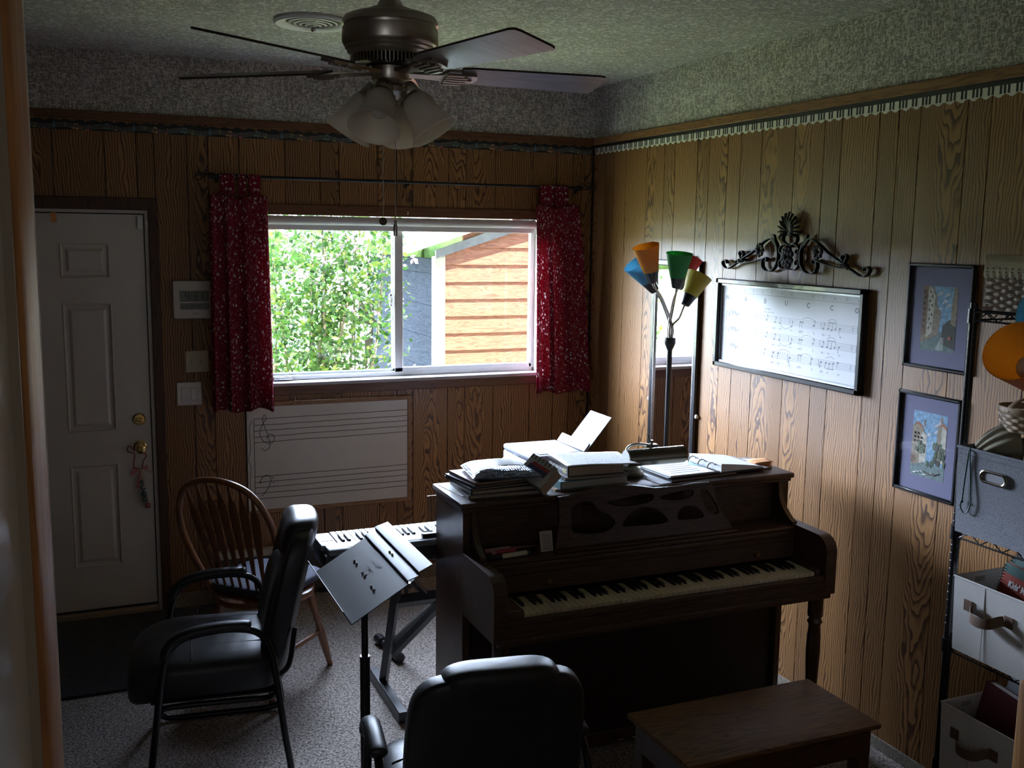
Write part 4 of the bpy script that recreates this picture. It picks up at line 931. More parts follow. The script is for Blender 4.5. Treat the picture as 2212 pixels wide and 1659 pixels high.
# ------------------------------------------------------------------ upright piano
PX0, PX1 = -1.62, -.200
pn = thing('upright_piano', 'dark oak upright piano in the corner with carved fretwork music desk', 'piano', (-.91, -2.2, 0.0))
def side(name, x0, x1):
    # tall side panel, arm and key-bed end in one outline (y, z)
    prof = [(-1.885, 0.02), (-1.885, 1.030), (-2.188, 1.030), (-2.188, .868), (-2.30, .868)]
    build('side_panel', MB().box(x0, x1, -2.188, -1.885, 0.02, 1.030, .003), PIANO_Z, pn)
    arm = [(-2.186, .640), (-2.186, .868)] + [(-2.43 - .065 * sin(a), .803 + .062 * cos(a)) for a in [k * pi / 16 for k in range(9)]] + [(-2.495, .700), (-2.495, .640)]
    build('arm', MB().prism(arm, x0 - .002, x1 + .018 if x0 < -1 else x1, 'yz') if x0 < -1 else MB().prism(arm, x0 - .018, x1 + .002, 'yz'), PIANO, pn, angle=50)
side('left', PX0, PX0 + .030); side('right', PX1 - .030, PX1)
# lid
build('lid', MB().box(PX0 - .014, PX1 + .014, -2.204, -1.878, 1.030, 1.052, .006), PIANO, pn)
build('lid_moulding', MB().box(PX0 - .006, PX1 + .006, -2.196, -1.882, 1.016, 1.031, .004), PIANO, pn)
build('back_frame', MB().box(PX0 + .03, PX1 - .03, -1.905, -1.886, .05, 1.02), PIANO_Z, pn, smooth=False)
# upper panel, scrolled brackets, shelf, fallboard
build('upper_panel', MB().box(PX0 + .03, PX1 - .03, -2.150, -2.135, .850, 1.020), PIANO, pn, smooth=False)
for x0, x1 in ((PX0 + .030, PX0 + .052), (PX1 - .052, PX1 - .030)):
    sc_ = [(-2.140, 1.018), (-2.190, 1.018)] + [(-2.190 - .018 * (k / 8) ** 2 - .060 * (k / 8) ** 3, 1.010 - .128 * k / 8) for k in range(9)] + [(-2.288, .874), (-2.288, .858), (-2.140, .858)]
    build('scroll_bracket', MB().prism(sc_, x0, x1, 'yz'), PIANO_Z, pn, angle=50)
build('shelf', MB().box(PX0 + .030, PX1 - .030, -2.300, -2.140, .842, .858, .004), PIANO, pn)
mb = MB().box(PX0 + .030, PX1 - .030, -2.304, -2.20, .820, .843, .006).box(PX0 + .030, PX1 - .030, -2.296, -2.20, .800, .821, .003)
build('shelf_moulding', mb, PIANO, pn)
fb = build('fallboard', MB().box(PX0 + .030, PX1 - .030, -2.300, -2.285, .735, .802, .002), PIANO, pn)
for x in (-1.336, -.434): build('pull_knob', MB().lathe([(0, 0), (.009, 0), (.007, .008), (.010, .014), (.009, .020), (0, .022)], seg=16, M=Matrix.Translation((x, -2.300, .768)) @ Matrix.Rotation(radians(90), 4, 'X')), BENCH, fb)
mb = MB().tube([(-.90 + .048 * cos(a), -2.3008, .772 + .016 * sin(a)) for a in [k * 2 * pi / 36 for k in range(36)]], .0012, 5, closed=True, ry=.0006, up=(0, 1, 0))
build('oval_emblem', mb, plain('faded_gilt', (.16, .09, .04), .5), fb)
# keybed, key slip, cheeks
build('key_bed', MB().box(PX0 + .03, PX1 - .03, -2.490, -1.95, .648, .690, .004), PIANO, pn)
build('key_slip', MB().box(PX0 + .047, PX1 - .047, -2.492, -2.468, .690, .712, .004), PIANO, pn)
build('front_rail', MB().box(PX0 + .016, PX1 - .016, -2.497, -2.47, .622, .652, .006).box(PX0 + .02, PX1 - .02, -2.494, -2.47, .650, .692, .002), PIANO, pn)
KX0 = -1.4965; KW = .02356; KX1 = KX0 + 52 * KW
build('cheek_block', MB().box(PX0 + .047, KX0 - .001, -2.468, -2.286, .690, .738, .006), PIANO, pn)
build('cheek_block', MB().box(KX1 + .001, PX1 - .047, -2.468, -2.286, .690, .738, .006), PIANO, pn)
build('key_frame', MB().box(KX0, KX1, -2.455, -2.30, .690, .7065), BLACK, pn, smooth=False)
wkey = None
for i in range(52):
    x = KX0 + i * KW
    mb = MB().box(x + .0005, x + KW - .0005, -2.460, -2.302, .7068, .722, .0012)
    build('white_key', mb, IVORY, pn, smooth=False)
for i in range(51):
    if i % 7 in (1, 4): continue           # keyboard starts on A
    x = KX0 + (i + 1) * KW
    mb = MB(); a = .0055
    mb.add([(x - a, -2.398, .722), (x + a, -2.398, .722), (x + a, -2.302, .722), (x - a, -2.302, .722), (x - a * .8, -2.388, .7335), (x + a * .8, -2.388, .7335), (x + a * .8, -2.302, .7335), (x - a * .8, -2.302, .7335)],
           [(0, 3, 2, 1), (4, 5, 6, 7), (0, 1, 5, 4), (1, 2, 6, 5), (2, 3, 7, 6), (3, 0, 4, 7)])
    build('black_key', mb, EBONY, pn, smooth=False)
# carved music desk
from mathutils.geometry import delaunay_2d_cdt
DX0b, DX1b, DX0t, DX1t = -1.292, -.520, -1.262, -.590
def desk_xy(u, v): return (DX0b + (DX0t - DX0b) * v) * (1 - u) + (DX1b + (DX1t - DX1b) * v) * u, -2.262 + .045 * v, .860 + .196 * v
outer = [(0, 0), (1, 0), (1, .16)] + [(1 - .035 * sin(k * pi / 10), .16 + .80 * k / 10) for k in range(1, 10)] + [(.97, .98), (.86, .99), (.74, .96), (.60, .97), (.48, 1.05), (.36, 1.09), (.22, 1.06), (.10, .99), (0, .97)] + [(.012 * sin(k * pi / 6), .97 - .8 * k / 6) for k in range(1, 6)]
def hole(pts): return [tuple(p)[:2] for p in catmull([(a, b, 0) for a, b in pts], 5, True)]
holesd = [hole([(.09, .78), (.19, .84), (.24, .66), (.30, .56), (.33, .40), (.29, .28), (.22, .24), (.10, .30), (.08, .5)]), hole([(.37, .33), (.44, .30), (.60, .29), (.64, .36), (.58, .58), (.50, .63), (.42, .54)]), hole([(.69, .33), (.77, .30), (.86, .30), (.88, .38), (.82, .58), (.76, .62), (.70, .50)][:7]),
          hole([(.30, .80), (.40, .84), (.56, .88), (.58, .78), (.52, .70), (.40, .68), (.33, .72)]), hole([(.62, .80), (.74, .86), (.84, .86), (.82, .74), (.74, .70), (.66, .72)])]
holesd[2] = hole([(.70, .34), (.78, .31), (.855, .33), (.84, .50), (.78, .58), (.72, .50)]); holesd.append(hole([(.885, .82), (.93, .84), (.955, .60), (.955, .38), (.915, .36), (.885, .5)]))
V2 = []; E2 = []
for lp in [outer] + holesd:
    b0 = len(V2); V2 += [Vector(p) for p in lp]; E2 += [(b0 + k, b0 + (k + 1) % len(lp)) for k in range(len(lp))]
vv, ee, ff, *_ = delaunay_2d_cdt(V2, E2, [], 0, 1e-6)
def inside(p, lp):
    c = False; n = len(lp)
    for i in range(n):
        a, b = lp[i], lp[(i + 1) % n]
        if (a[1] > p[1]) != (b[1] > p[1]) and p[0] < (b[0] - a[0]) * (p[1] - a[1]) / (b[1] - a[1]) + a[0]: c = not c
    return c
keep = []
for f in ff:
    c = sum((vv[i] for i in f), Vector((0, 0))) / len(f)
    if inside(c, outer) and not any(inside(c, h) for h in holesd): keep.append(f)
mb = MB(); fr = [desk_xy(p[0], p[1]) for p in vv]; n = len(fr)
mb.add([(x, y - .006, z) for x, y, z in fr] + [(x, y + .006, z) for x, y, z in fr], [tuple(f) for f in keep] + [tuple(i + n for i in reversed(f)) for f in keep])
bnd = {}
for f in keep:
    for k in range(len(f)): bnd[(f[k], f[(k + 1) % len(f)])] = 1
mb.add([(x, y - .006, z) for x, y, z in fr] + [(x, y + .006, z) for x, y, z in fr], [(b, a, a + n, b + n) for (a, b) in bnd if (b, a) not in bnd])
md_ = build('music_desk', mb, PIANO, pn, smooth=False)
build('desk_ledge', MB().box(DX0b - .004, DX1b + .004, -2.292, -2.255, .858, .870, .003), PIANO, md_)
# below the keys
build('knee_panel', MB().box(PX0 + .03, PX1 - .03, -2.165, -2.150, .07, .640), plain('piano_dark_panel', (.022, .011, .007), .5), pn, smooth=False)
build('plinth', MB().box(PX0 + .0305, PX1 - .0305, -2.180, -1.90, .02, .07, .003), PIANO, pn)
for x in (PX0 + .045, PX1 - .045):
    build('leg', MB().lathe([(.0, .62), (.030, .62), (.030, .54), (.022, .53), (.030, .515), (.022, .50), (.026, .46), (.028, .40), (.020, .18), (.024, .14), (.017, .12), (.026, .10), (.028, .03), (.0, .03)][::-1], (x, -2.445, 0), 20), PIANO_Z, pn)
    build('toe_block', MB().box(x - .028, x + .028, -2.48, -2.16, 0.0, .032, .006), PIANO, pn)
for i in range(3):
    m_ = MB().ball((PX0 + .1 + i * .6, -1.95, .011), .011, 10, 6); build('caster', m_, BLACK, pn)
# pedals
for x in (-.97, -.91, -.85): build('pedal', MB().box(x - .011, x + .011, -2.225, -2.16, .045, .052, .002), BRASS, pn)
# ------------------------------------------------------------------ bench
t = thing('piano_bench', 'wooden piano bench in front of the upright piano', 'bench', (-.935, -3.0, 0.0))
bx0, bx1, by0, by1, bz = -1.296, -.583, -3.182, -2.825, .497
build('seat_lid', MB().box(bx0, bx1, by0, by1, bz - .018, bz, .006), BENCH, t)
build('apron', MB().box(bx0 + .03, bx1 - .03, by0 + .022, by0 + .04, bz - .11, bz - .018).box(bx0 + .03, bx1 - .03, by1 - .04, by1 - .022, bz - .11, bz - .018).box(bx0 + .022, bx0 + .04, by0 + .022, by1 - .022, bz - .11, bz - .018).box(bx1 - .04, bx1 - .022, by0 + .022, by1 - .022, bz - .11, bz - .018), BENCH_D, t, smooth=False)
for x in (bx0 + .045, bx1 - .045):
    for y in (by0 + .045, by1 - .045):
        m_ = MB().box(x - .024, x + .024, y - .024, y + .024, .30, bz - .017, .003); build('leg', m_.lathe([(.011, 0), (.013, .01), (.020, .16), (.024, .24), (.016, .262), (.024, .285), (.020, .31)], (x, y, 0), 16), BENCH_D, t)
# ------------------------------------------------------------------ things standing on the piano
LZ = 1.0522
def book(name, label, cat, pts, z0, z1, cover, spine=None, group=None, pages=PAGES, ct=.0022, hard=True):
    """pts: four corners (x,y) a,b,c,d; spine along d-a"""
    A, B, Cc, D = [Vector((p[0], p[1], 0)) for p in pts]; c = (A + B + Cc + D) / 4
    t = thing(name, label, cat, (c.x, c.y, z0), 0, group)
    def inset(k): return [((p - c) * k + c) for p in (A, B, Cc, D)]
    build('front_cover', MB().prism([(p.x, p.y) for p in (A, B, Cc, D)], z1 - ct, z1, 'xy'), cover, t, smooth=False)
    build('back_cover', MB().prism([(p.x, p.y) for p in (A, B, Cc, D)], z0, z0 + ct, 'xy'), cover, t, smooth=False)
    I = inset(.965); build('pages', MB().prism([(p.x, p.y) for p in I], z0 + ct, z1 - ct, 'xy'), pages, t, smooth=False)
    if hard:
        n = (A - B).normalized() * .003
        build('spine', MB().prism([(p.x, p.y) for p in (A + n, A - n * .5, D - n * .5, D + n)], z0, z1, 'xy'), spine or cover, t, smooth=False)
    return t
def rect(cx, cy_, w, h, ang):
    c, s = cos(radians(ang)), sin(radians(ang)); return [(cx + a * c - b * s, cy_ + a * s + b * c) for a, b in ((-w / 2, -h / 2), (w / 2, -h / 2), (w / 2, h / 2), (-w / 2, h / 2))]
GR = 'books and folders stacked on the left end of the piano'
COVB = plain('black_folder', (.018, .019, .023), .35); COVG = plain('grey_cover', (.20, .20, .21), .5); COVW = plain('white_cover', (.62, .62, .62), .6); COVT = plain('tan_cover', (.36, .26, .16), .6); COVBR = plain('brown_cover', (.16, .07, .035), .5)
z = LZ
specs = [('music_book', 'tan paged music book at the bottom of the stack on the piano left end', rect(-1.428, -2.040, .30, .235, -3), .014, COVG), ('music_book', 'thick folded music book second from the bottom of the piano left stack', rect(-1.425, -2.036, .302, .226, 1), .017, COVB),
         ('folder', 'black folder in the middle of the stack on the piano left end', rect(-1.435, -2.030, .305, .23, 5), .009, COVB), ('folder', 'black ring bound folder under the brown notebook on the piano', rect(-1.432, -2.025, .30, .228, 8), .008, COVB), ('notebook', 'brown notebook just under the silver bubble mailer', rect(-1.425, -2.025, .29, .222, 6), .010, COVBR)]
for nm, lab, pts, th, cov in specs:
    book(nm, lab, 'book' if nm == 'music_book' else nm, pts, z, z + th, cov, group=None); z += th
# silver bubble mailer
t = thing('bubble_mailer', 'silver blue bubble mailer with a white label on top of the left stack', 'package', (-1.42, -2.03, z))
FOIL = None
m_, tt, bb = newmat('mailer_foil'); setp(bb, Metallic=.75, Roughness=.28); bb.inputs['Base Color'].default_value = (.36, .44, .56, 1)
vv_ = tt.nodes.new('ShaderNodeTexVoronoi'); vv_.inputs['Scale'].default_value = 105; vv_.inputs['Randomness'].default_value = .25; tcn = tt.nodes.new('ShaderNodeTexCoord'); bu_ = tt.nodes.new('ShaderNodeBump'); bu_.inputs['Strength'].default_value = 1.0; bu_.inputs['Distance'].default_value = .012; bu_.invert = True
tt.links.new(tcn.outputs['Object'], vv_.inputs['Vector']); tt.links.new(vv_.outputs['Distance'], bu_.inputs['Height']); tt.links.new(bu_.outputs[0], bb.inputs['Normal']); FOIL = m_
mc = rect(-1.418, -2.045, .265, .225, -8)
def mail(u, v, top):
    a, b, c, d = [Vector((*p, 0)) for p in mc]; p = a * (1 - u) * (1 - v) + b * u * (1 - v) + c * u * v + d * (1 - u) * v
    e = (max(0, 1 - abs(2 * u - 1) ** 2.6) * max(0, 1 - abs(2 * v - 1) ** 2.6)) ** .55
    return (p.x, p.y, z +   .013 + (.046 * e * (1 - .5 * u) + .003 * sin(9 * u + 3 * v) * e if top else -.012 * min(1, e * 2)))
mb = MB().grid(lambda u, v: mail(u, v, True), 36, 30).grid(lambda u, v: mail(1 - u, v, False), 36, 30)
o = build('pouch', mb, FOIL, t, angle=80)
mb = MB().grid(lambda u, v: tuple(Vector(mail(.42 + .36 * u, .30 + .42 * v, True)) + Vector((0, 0, .0012))), 10, 10); build('address_label', mb, PAPER, t)
mb = MB()
for k in range(4): mb.grid(lambda u, v, k=k: tuple(Vector(mail(.46 + .2 * u, .36 + .085 * k + .02 * v, True)) + Vector((0, 0, .0020))), 8, 2)
build('label_print', mb, GREYINK, t)
# thick paperback propped between the mailer stack and the binder stack
t = thing('paperback', 'thick paperback with red and blue title panel leaning between the stacks', 'book', (-1.255, -2.03, LZ))
bm_w, bm_h, bm_t = .100, .130, .050
_b = Vector((-.75, -.10, -.65)).normalized(); _a = Vector((.464, -1.111, -.344)); _a = (_a - _b * _a.dot(_b)).normalized(); _n = _b.cross(_a) * -1
if _n.z < 0: _n = -_n
_tl = Vector((-1.300, -2.078, 1.186)); _ce = _tl + _a * bm_h / 2 + _b * bm_w / 2 - _n * bm_t / 2
Mx = Matrix(((-_b.x, -_a.x, _n.x, _ce.x), (-_b.y, -_a.y, _n.y, _ce.y), (-_b.z, -_a.z, _n.z, _ce.z), (0, 0, 0, 1)))
COVC = plain('paperback_cover', (.52, .52, .52), .5, noise=.15, nscale=60)
build('front_cover', MB().box(-bm_w / 2, bm_w / 2, -bm_h / 2, bm_h / 2, .024, .026, M=Mx), COVC, t, smooth=False)
build('back_cover', MB().box(-bm_w / 2, bm_w / 2, -bm_h / 2, bm_h / 2, -.026, -.024, M=Mx), COVC, t, smooth=False)
build('pages', MB().box(-bm_w / 2 + .001, bm_w / 2 - .003, -bm_h / 2 + .003, bm_h / 2 - .003, -.024, .024, M=Mx), PAGES, t, smooth=False)
build('spine', MB().box(-bm_w / 2 - .001, -bm_w / 2 + .001, -bm_h / 2, bm_h / 2, -.026, .026, M=Mx), COVC, t, smooth=False)
build('title_panel', MB().box(-.012, .014, -bm_h * .36, bm_h * .36, .0259, .0264, M=Mx), plain('navy_print', (.07, .08, .20), .5), t, smooth=False)
build('title_panel', MB().box(.012, .026, -bm_h * .36, bm_h * .30, .0260, .0265, M=Mx), plain('red_print', (.42, .04, .05), .5), t, smooth=False)
mb = MB()
for k in range(7): mb.box(.031 + .003 * (k % 2), .051, -bm_h * .40 + .018 * k, -bm_h * .40 + .018 * k + .010, .0259, .0263, M=Mx)
build('cover_print', mb, GREYINK, t, smooth=False).__setitem__('kind', 'stuff')
# right hand stack: binder, spiral book, big book, sheet music
z = LZ
TEAL = plain('teal_binder', (.07, .15, .17), .4)
book('music_book', 'thin music book lying under the teal binder on the piano', 'book', rect(-1.075, -2.045, .31, .23, -4), z, z + .007, COVT); z += .007
t = book('ring_binder', 'teal ring binder under the thick hardcover book on the piano', 'binder', rect(-1.082, -2.042, .292, .232, 2), z, z + .030, TEAL, pages=plain('binder_pages', (.50, .50, .46), .8)); z += .030
build('spine_ring', MB().tube([(-1.232 + .001, -2.08 + .010 * cos(a), z - .015 + .010 * sin(a)) for a in [k * pi / 8 for k in range(16)]], .0014, 6, closed=True), STEEL, t)
t = book('spiral_notebook', 'spiral bound notebook between the teal binder and the thick hardcover', 'notebook', rect(-1.062, -2.040, .262, .225, -4), z, z + .010, COVG, hard=False); z += .010
mb = MB(); P0 = Vector((*rect(-1.062, -2.040, .262, .225, -4)[0], 0)); P1 = Vector((*rect(-1.062, -2.040, .262, .225, -4)[3], 0))
for k in range(26):
    c = P0 + (P1 - P0) * (k + .5) / 26; mb.tube([(c.x + .006 * cos(a), c.y, z - .005 + .0065 * sin(a)) for a in [j * 2 * pi / 10 for j in range(10)]], .0010, 5, closed=True)
build('spiral_wire', mb, STEEL, t)
BK_ = rect(-1.062, -2.045, .235, .195, -2)
t = book('hardcover_book', 'thick dark hardcover book with white spine lettering under the sheet music', 'book', BK_, z, z + .040, plain('dark_jacket', (.035, .025, .022), .3), pages=PAGES, ct=.003); zb = z; z += .040
mb = MB(); A = Vector((*BK_[0], 0)); D = Vector((*BK_[3], 0)); ux = (A - D).normalized(); nrm = Vector((-1, 0, 0))
text_mb(mb, 'STRUCTURE OF MUSIC', .0165, D + (A - D) * .10 + Vector((-.0034, 0, zb + .014)), ux, (0, 0, 1), .0004, bold=.0006)
build('spine_lettering', mb, WHITE, t, smooth=False)
q = D + (A - D) * .86; build('library_label', MB().box(q.x - .0044, q.x - .003, q.y - .014, q.y + .014, zb + .010, zb + .028), plain('label_yellow', (.45, .42, .16), .6), t, smooth=False)
t = thing('sheet_music', 'printed sheet music spread over the thick hardcover book', 'sheet music', (-1.04, -2.04, z))
SM = rect(-1.030, -2.048, .295, .225, -6)
def smf(u, v):
    a, b, c, d = [Vector((*p, 0)) for p in SM]; p = a * (1 - u) * (1 - v) + b * u * (1 - v) + c * u * v + d * (1 - u) * v
    return Vector((p.x, p.y, z + .0012 - .016 * max(0, u - .82) ** 1.2 * 2 + .002 * sin(6 * u)))
o = build('sheet', MB().grid(lambda u, v: tuple(smf(u, v)), 24, 12), PAPER, t); md = o.modifiers.new('solidify', 'SOLIDIFY'); md.thickness = .0012; md.offset = 1
mb = MB()
for k in range(11):
    for j in range(5):
        v0 = .07 + k * .08 + j * .010; mb.grid(lambda u, v, v0=v0: tuple(smf(.06 + .86 * u, v0 + .003 * v) + Vector((0, 0, .0016))), 14, 1)
rnd = random.Random(3)
for k in range(11):
    for j in range(16):
        u0, v0 = .08 + .85 * rnd.random(), .07 + k * .08 + rnd.random() * .045; mb.grid(lambda u, v, u0=u0, v0=v0: tuple(smf(u0 + .012 * u, v0 + .012 * v) + Vector((0, 0, .0018))), 1, 1)
build('notation', mb, GREYINK, t, smooth=False).__setitem__('kind', 'stuff')
# piano lamp
LAMPM = plain('lamp_bronze', (.16, .15, .11), .32, .7)
t = thing('piano_lamp', 'bronze piano lamp with horizontal cylinder shade on the piano top', 'lamp', (-.858, -2.015, LZ))
build('base', MB().lathe([(0, 0), (.063, 0), (.065, .010), (.060, .018), (.053, .022), (.050, .034), (.030, .046), (.020, .060), (.016, .085), (0, .085)], (-.858, -2.015, LZ), 30), LAMPM, t)
SY, SZ, SX0_, SX1_ = -2.085, 1.140, -.905, -.648
sh_ = build('lamp_shade', MB().cyl((SX0_, SY, SZ), (SX1_, SY, SZ), .034, 26), LAMPM, t)
build('shade_end', MB().lathe([(.0, -.002), (.032, -.002), (.033, .002), (.0, .002)], seg=24, M=Matrix.Translation((SX0_ - .002, SY, SZ)) @ Matrix.Rotation(radians(90), 4, 'Y')), plain('lamp_silver', (.50, .50, .47), .35, .8), sh_)
build('end_knob', MB().ball((SX0_ - .010, SY, SZ - .012), .010, 12, 8).ball((SX1_ + .006, SY, SZ - .004), .006, 10, 7), STEEL, sh_)
build('gooseneck', MB().tube(catmull([(-.858, -2.015, LZ + .08), (-.868, -2.010, 1.140), (-.858, -2.016, 1.168), (-.835, -2.030, 1.180), (-.805, -2.045, 1.180), (-.780, -2.060, 1.176)], 6), .0060, 10), STEEL, t)
build('swivel', MB().box(-.800, -.745, -2.060, -2.030, 1.166, 1.180, .004).cyl((-.772, -2.045, 1.155), (-.772, -2.045, 1.196), .007, 10), LAMPM, t)
build('switch_lever', MB().cyl((-.775, -2.045, 1.185), (-.792, -2.045, 1.222), .0035, 8), LAMPM, t)
# open ring binder with pages
t = thing('open_binder', 'open black ring binder with music pages on the right end of the piano', 'binder', (-.53, -2.05, LZ)); bz_ = LZ + .012
lh, rh = rect(-.648, -2.045, .245, .235, 3), rect(-.402, -2.035, .245, .235, 3)
build('left_cover', MB().prism(lh, bz_, bz_ + .004, 'xy'), COVB, t, smooth=False); build('right_cover', MB().prism(rh, bz_, bz_ + .004, 'xy'), COVB, t, smooth=False)
build('left_pages', MB().prism(rect(-.643, -2.045, .225, .222, 3), bz_ + .004, bz_ + .010, 'xy'), PAPER, t, smooth=False)
def rp_(u, v, o=0):
    R_ = rect(-.405, -2.035, .215, .218, 3); a, b, c, d = [Vector((*p, 0)) for p in R_]; p = a * (1 - u) * (1 - v) + b * u * (1 - v) + c * u * v + d * (1 - u) * v
    return (p.x, p.y, bz_ + .005 + (.030 * (1 - u) ** .5 * .6 + .014 * (1 - u)) + o if o >= 0 else bz_ + .004)
build('right_pages', MB().grid(lambda u, v: rp_(u, v), 14, 6).grid(lambda u, v: (rp_(u, 0)[0], rp_(u, 0)[1], bz_ + .004 + (rp_(u, 0)[2] - bz_ - .004) * (1 - v)), 14, 1).grid(lambda u, v: (rp_(0, u)[0], rp_(0, u)[1], bz_ + .004 + (rp_(0, u)[2] - bz_ - .004) * v), 6, 1).grid(lambda u, v: (rp_(1, u)[0], rp_(1, u)[1], bz_ + .004 + (rp_(1, u)[2] - bz_ - .004) * (1 - v)), 6, 1), PAPER, t)
build('tab_sheet', MB().prism([(-.58, -1.985), (-.535, -2.09), (-.545, -1.93)], bz_ + .0105, bz_ + .0112, 'xy'), plain('aqua_tab', (.35, .62, .66), .4), t, smooth=False)
mb = MB()
for k in range(6): mb.prism(rect(-.655 + .01 * (k % 2), -2.12 + .03 * k, .14, .004, 3), bz_ + .0101, bz_ + .0106, 'xy')
build('page_print', mb, plain('pale_ink', (.45, .45, .52), .7), t, smooth=False).__setitem__('kind', 'stuff')
for k in range(3):
    y = -2.105 + .065 * k; x = -.524 - .003 * k; build('ring', MB().tube([(x + .020 * cos(a), y, bz_ + .012 + .022 * sin(a)) for a in [j * pi / 9 for j in range(10)]], .0028, 8), STEEL, t)
build('ring_spine', MB().box(-.540, -.512, -2.15, -1.94, bz_ + .002, bz_ + .010, .002), STEEL, t)
book('folder', 'dark folder lying under the open black ring binder', 'folder', rect(-.60, -2.04, .33, .25, 6), LZ, LZ + .011, COVB)
t = thing('loose_papers', 'white papers lying beside the binder at the piano right end', 'papers', (-.30, -2.03, LZ)); build('sheet', MB().prism(rect(-.305, -2.000, .21, .16, -16), LZ, LZ + .006, 'xy'), PAPER, t, smooth=False)
t = thing('orange_paper', 'folded orange paper sheets on the right end of the piano', 'papers', (-.27, -2.05, LZ + .006))
ORG = plain('orange_paper', (.66, .32, .14), .8)
mb = MB()
for k in range(4):
    R_ = rect(-.262 + .004 * k, -2.065 + .003 * k, .085, .075, -18 + 4 * k); mb.grid(lambda u, v, R_=R_, k=k: ((Vector((*R_[0], 0)) * (1 - u) * (1 - v) + Vector((*R_[1], 0)) * u * (1 - v) + Vector((*R_[2], 0)) * u * v + Vector((*R_[3], 0)) * (1 - u) * v) + Vector((0, 0, LZ + .008 + .004 * k + .012 * u * (k + 1) / 4 * (1 - .6 * u)))), 6, 4)
o = build('sheets', mb, ORG, t); md = o.modifiers.new('solidify', 'SOLIDIFY'); md.thickness = .0008
# light sheet and small things on the lid and shelf
t = thing('loose_papers', 'pale sheet on the piano top behind the left stack', 'papers', (-1.56, -1.95, LZ)); build('sheet', MB().prism(rect(-1.585, -2.0, .05, .20, 8), LZ, LZ + .0015, 'xy'), PAPER, t, smooth=False)
t = thing('loose_papers', 'printed sheet on the piano top in front of the piano lamp', 'papers', (-.80, -2.08, LZ)); build('sheet', MB().prism(rect(-.765, -2.08, .13, .20, 10), LZ, LZ + .0012, 'xy'), plain('printed_sheet', (.55, .56, .58), .6, noise=.25, nscale=90), t, smooth=False)
SZ_ = .8585
t = thing('marker', 'pink marker lying behind the others on the piano shelf', 'marker', (-1.47, -2.19, SZ_ + .010)); build('barrel', MB().cyl((-1.545, -2.205, SZ_ + .0095), (-1.445, -2.195, SZ_ + .0095), .0095, 14), plain('marker_rose', (.50, .27, .24), .5), t); build('cap', MB().cyl((-1.445, -2.195, SZ_ + .0095), (-1.33, -2.188, SZ_ + .006), .007, 12, r2=.002), plain('marker_mauve', (.34, .16, .17), .5), t)
t = thing('marker', 'red and white marker lying in the middle of the piano shelf', 'marker', (-1.47, -2.225, SZ_ + .0095)); build('barrel', MB().cyl((-1.517, -2.232, SZ_ + .0095), (-1.432, -2.224, SZ_ + .0095), .0093, 14), plain('marker_red', (.48, .05, .08), .5), t); build('end_cap', MB().cyl((-1.528, -2.233, SZ_ + .0095), (-1.516, -2.232, SZ_ + .0095), .0094, 14), plain('marker_cap', (.46, .26, .20), .5), t)
t = thing('marker', 'cream marker with black cap at the front of the piano shelf', 'marker', (-1.47, -2.265, SZ_ + .0095)); build('barrel', MB().cyl((-1.505, -2.272, SZ_ + .0092), (-1.405, -2.262, SZ_ + .0092), .0092, 14), plain('marker_cream', (.60, .55, .42), .5), t); build('cap', MB().cyl((-1.562, -2.278, SZ_ + .0092), (-1.505, -2.272, SZ_ + .0092), .0085, 14), BLACK, t); build('end_plug', MB().cyl((-1.405, -2.262, SZ_ + .0092), (-1.392, -2.261, SZ_ + .0092), .0085, 14), plain('marker_green', (.04, .12, .09), .5), t)
t = thing('card', 'small printed card leaning on the music desk at its left edge', 'card', (-1.32, -2.25, SZ_)); Mx = Matrix.Translation((-1.318, -2.252, SZ_ + .001)) @ Matrix.Rotation(radians(-14), 4, 'X'); build('paper', MB().box(-.025, .025, -.0008, .0008, 0, .074, M=Mx), plain('card_paper', (.50, .46, .40), .7), t, smooth=False)
mb = MB()
for k in range(7): mb.box(-.014, .018, -.0014, -.0009, .010 + .008 * k, .013 + .008 * k, M=Mx)
build('print', mb, GREYINK, t, smooth=False).__setitem__('kind', 'stuff')
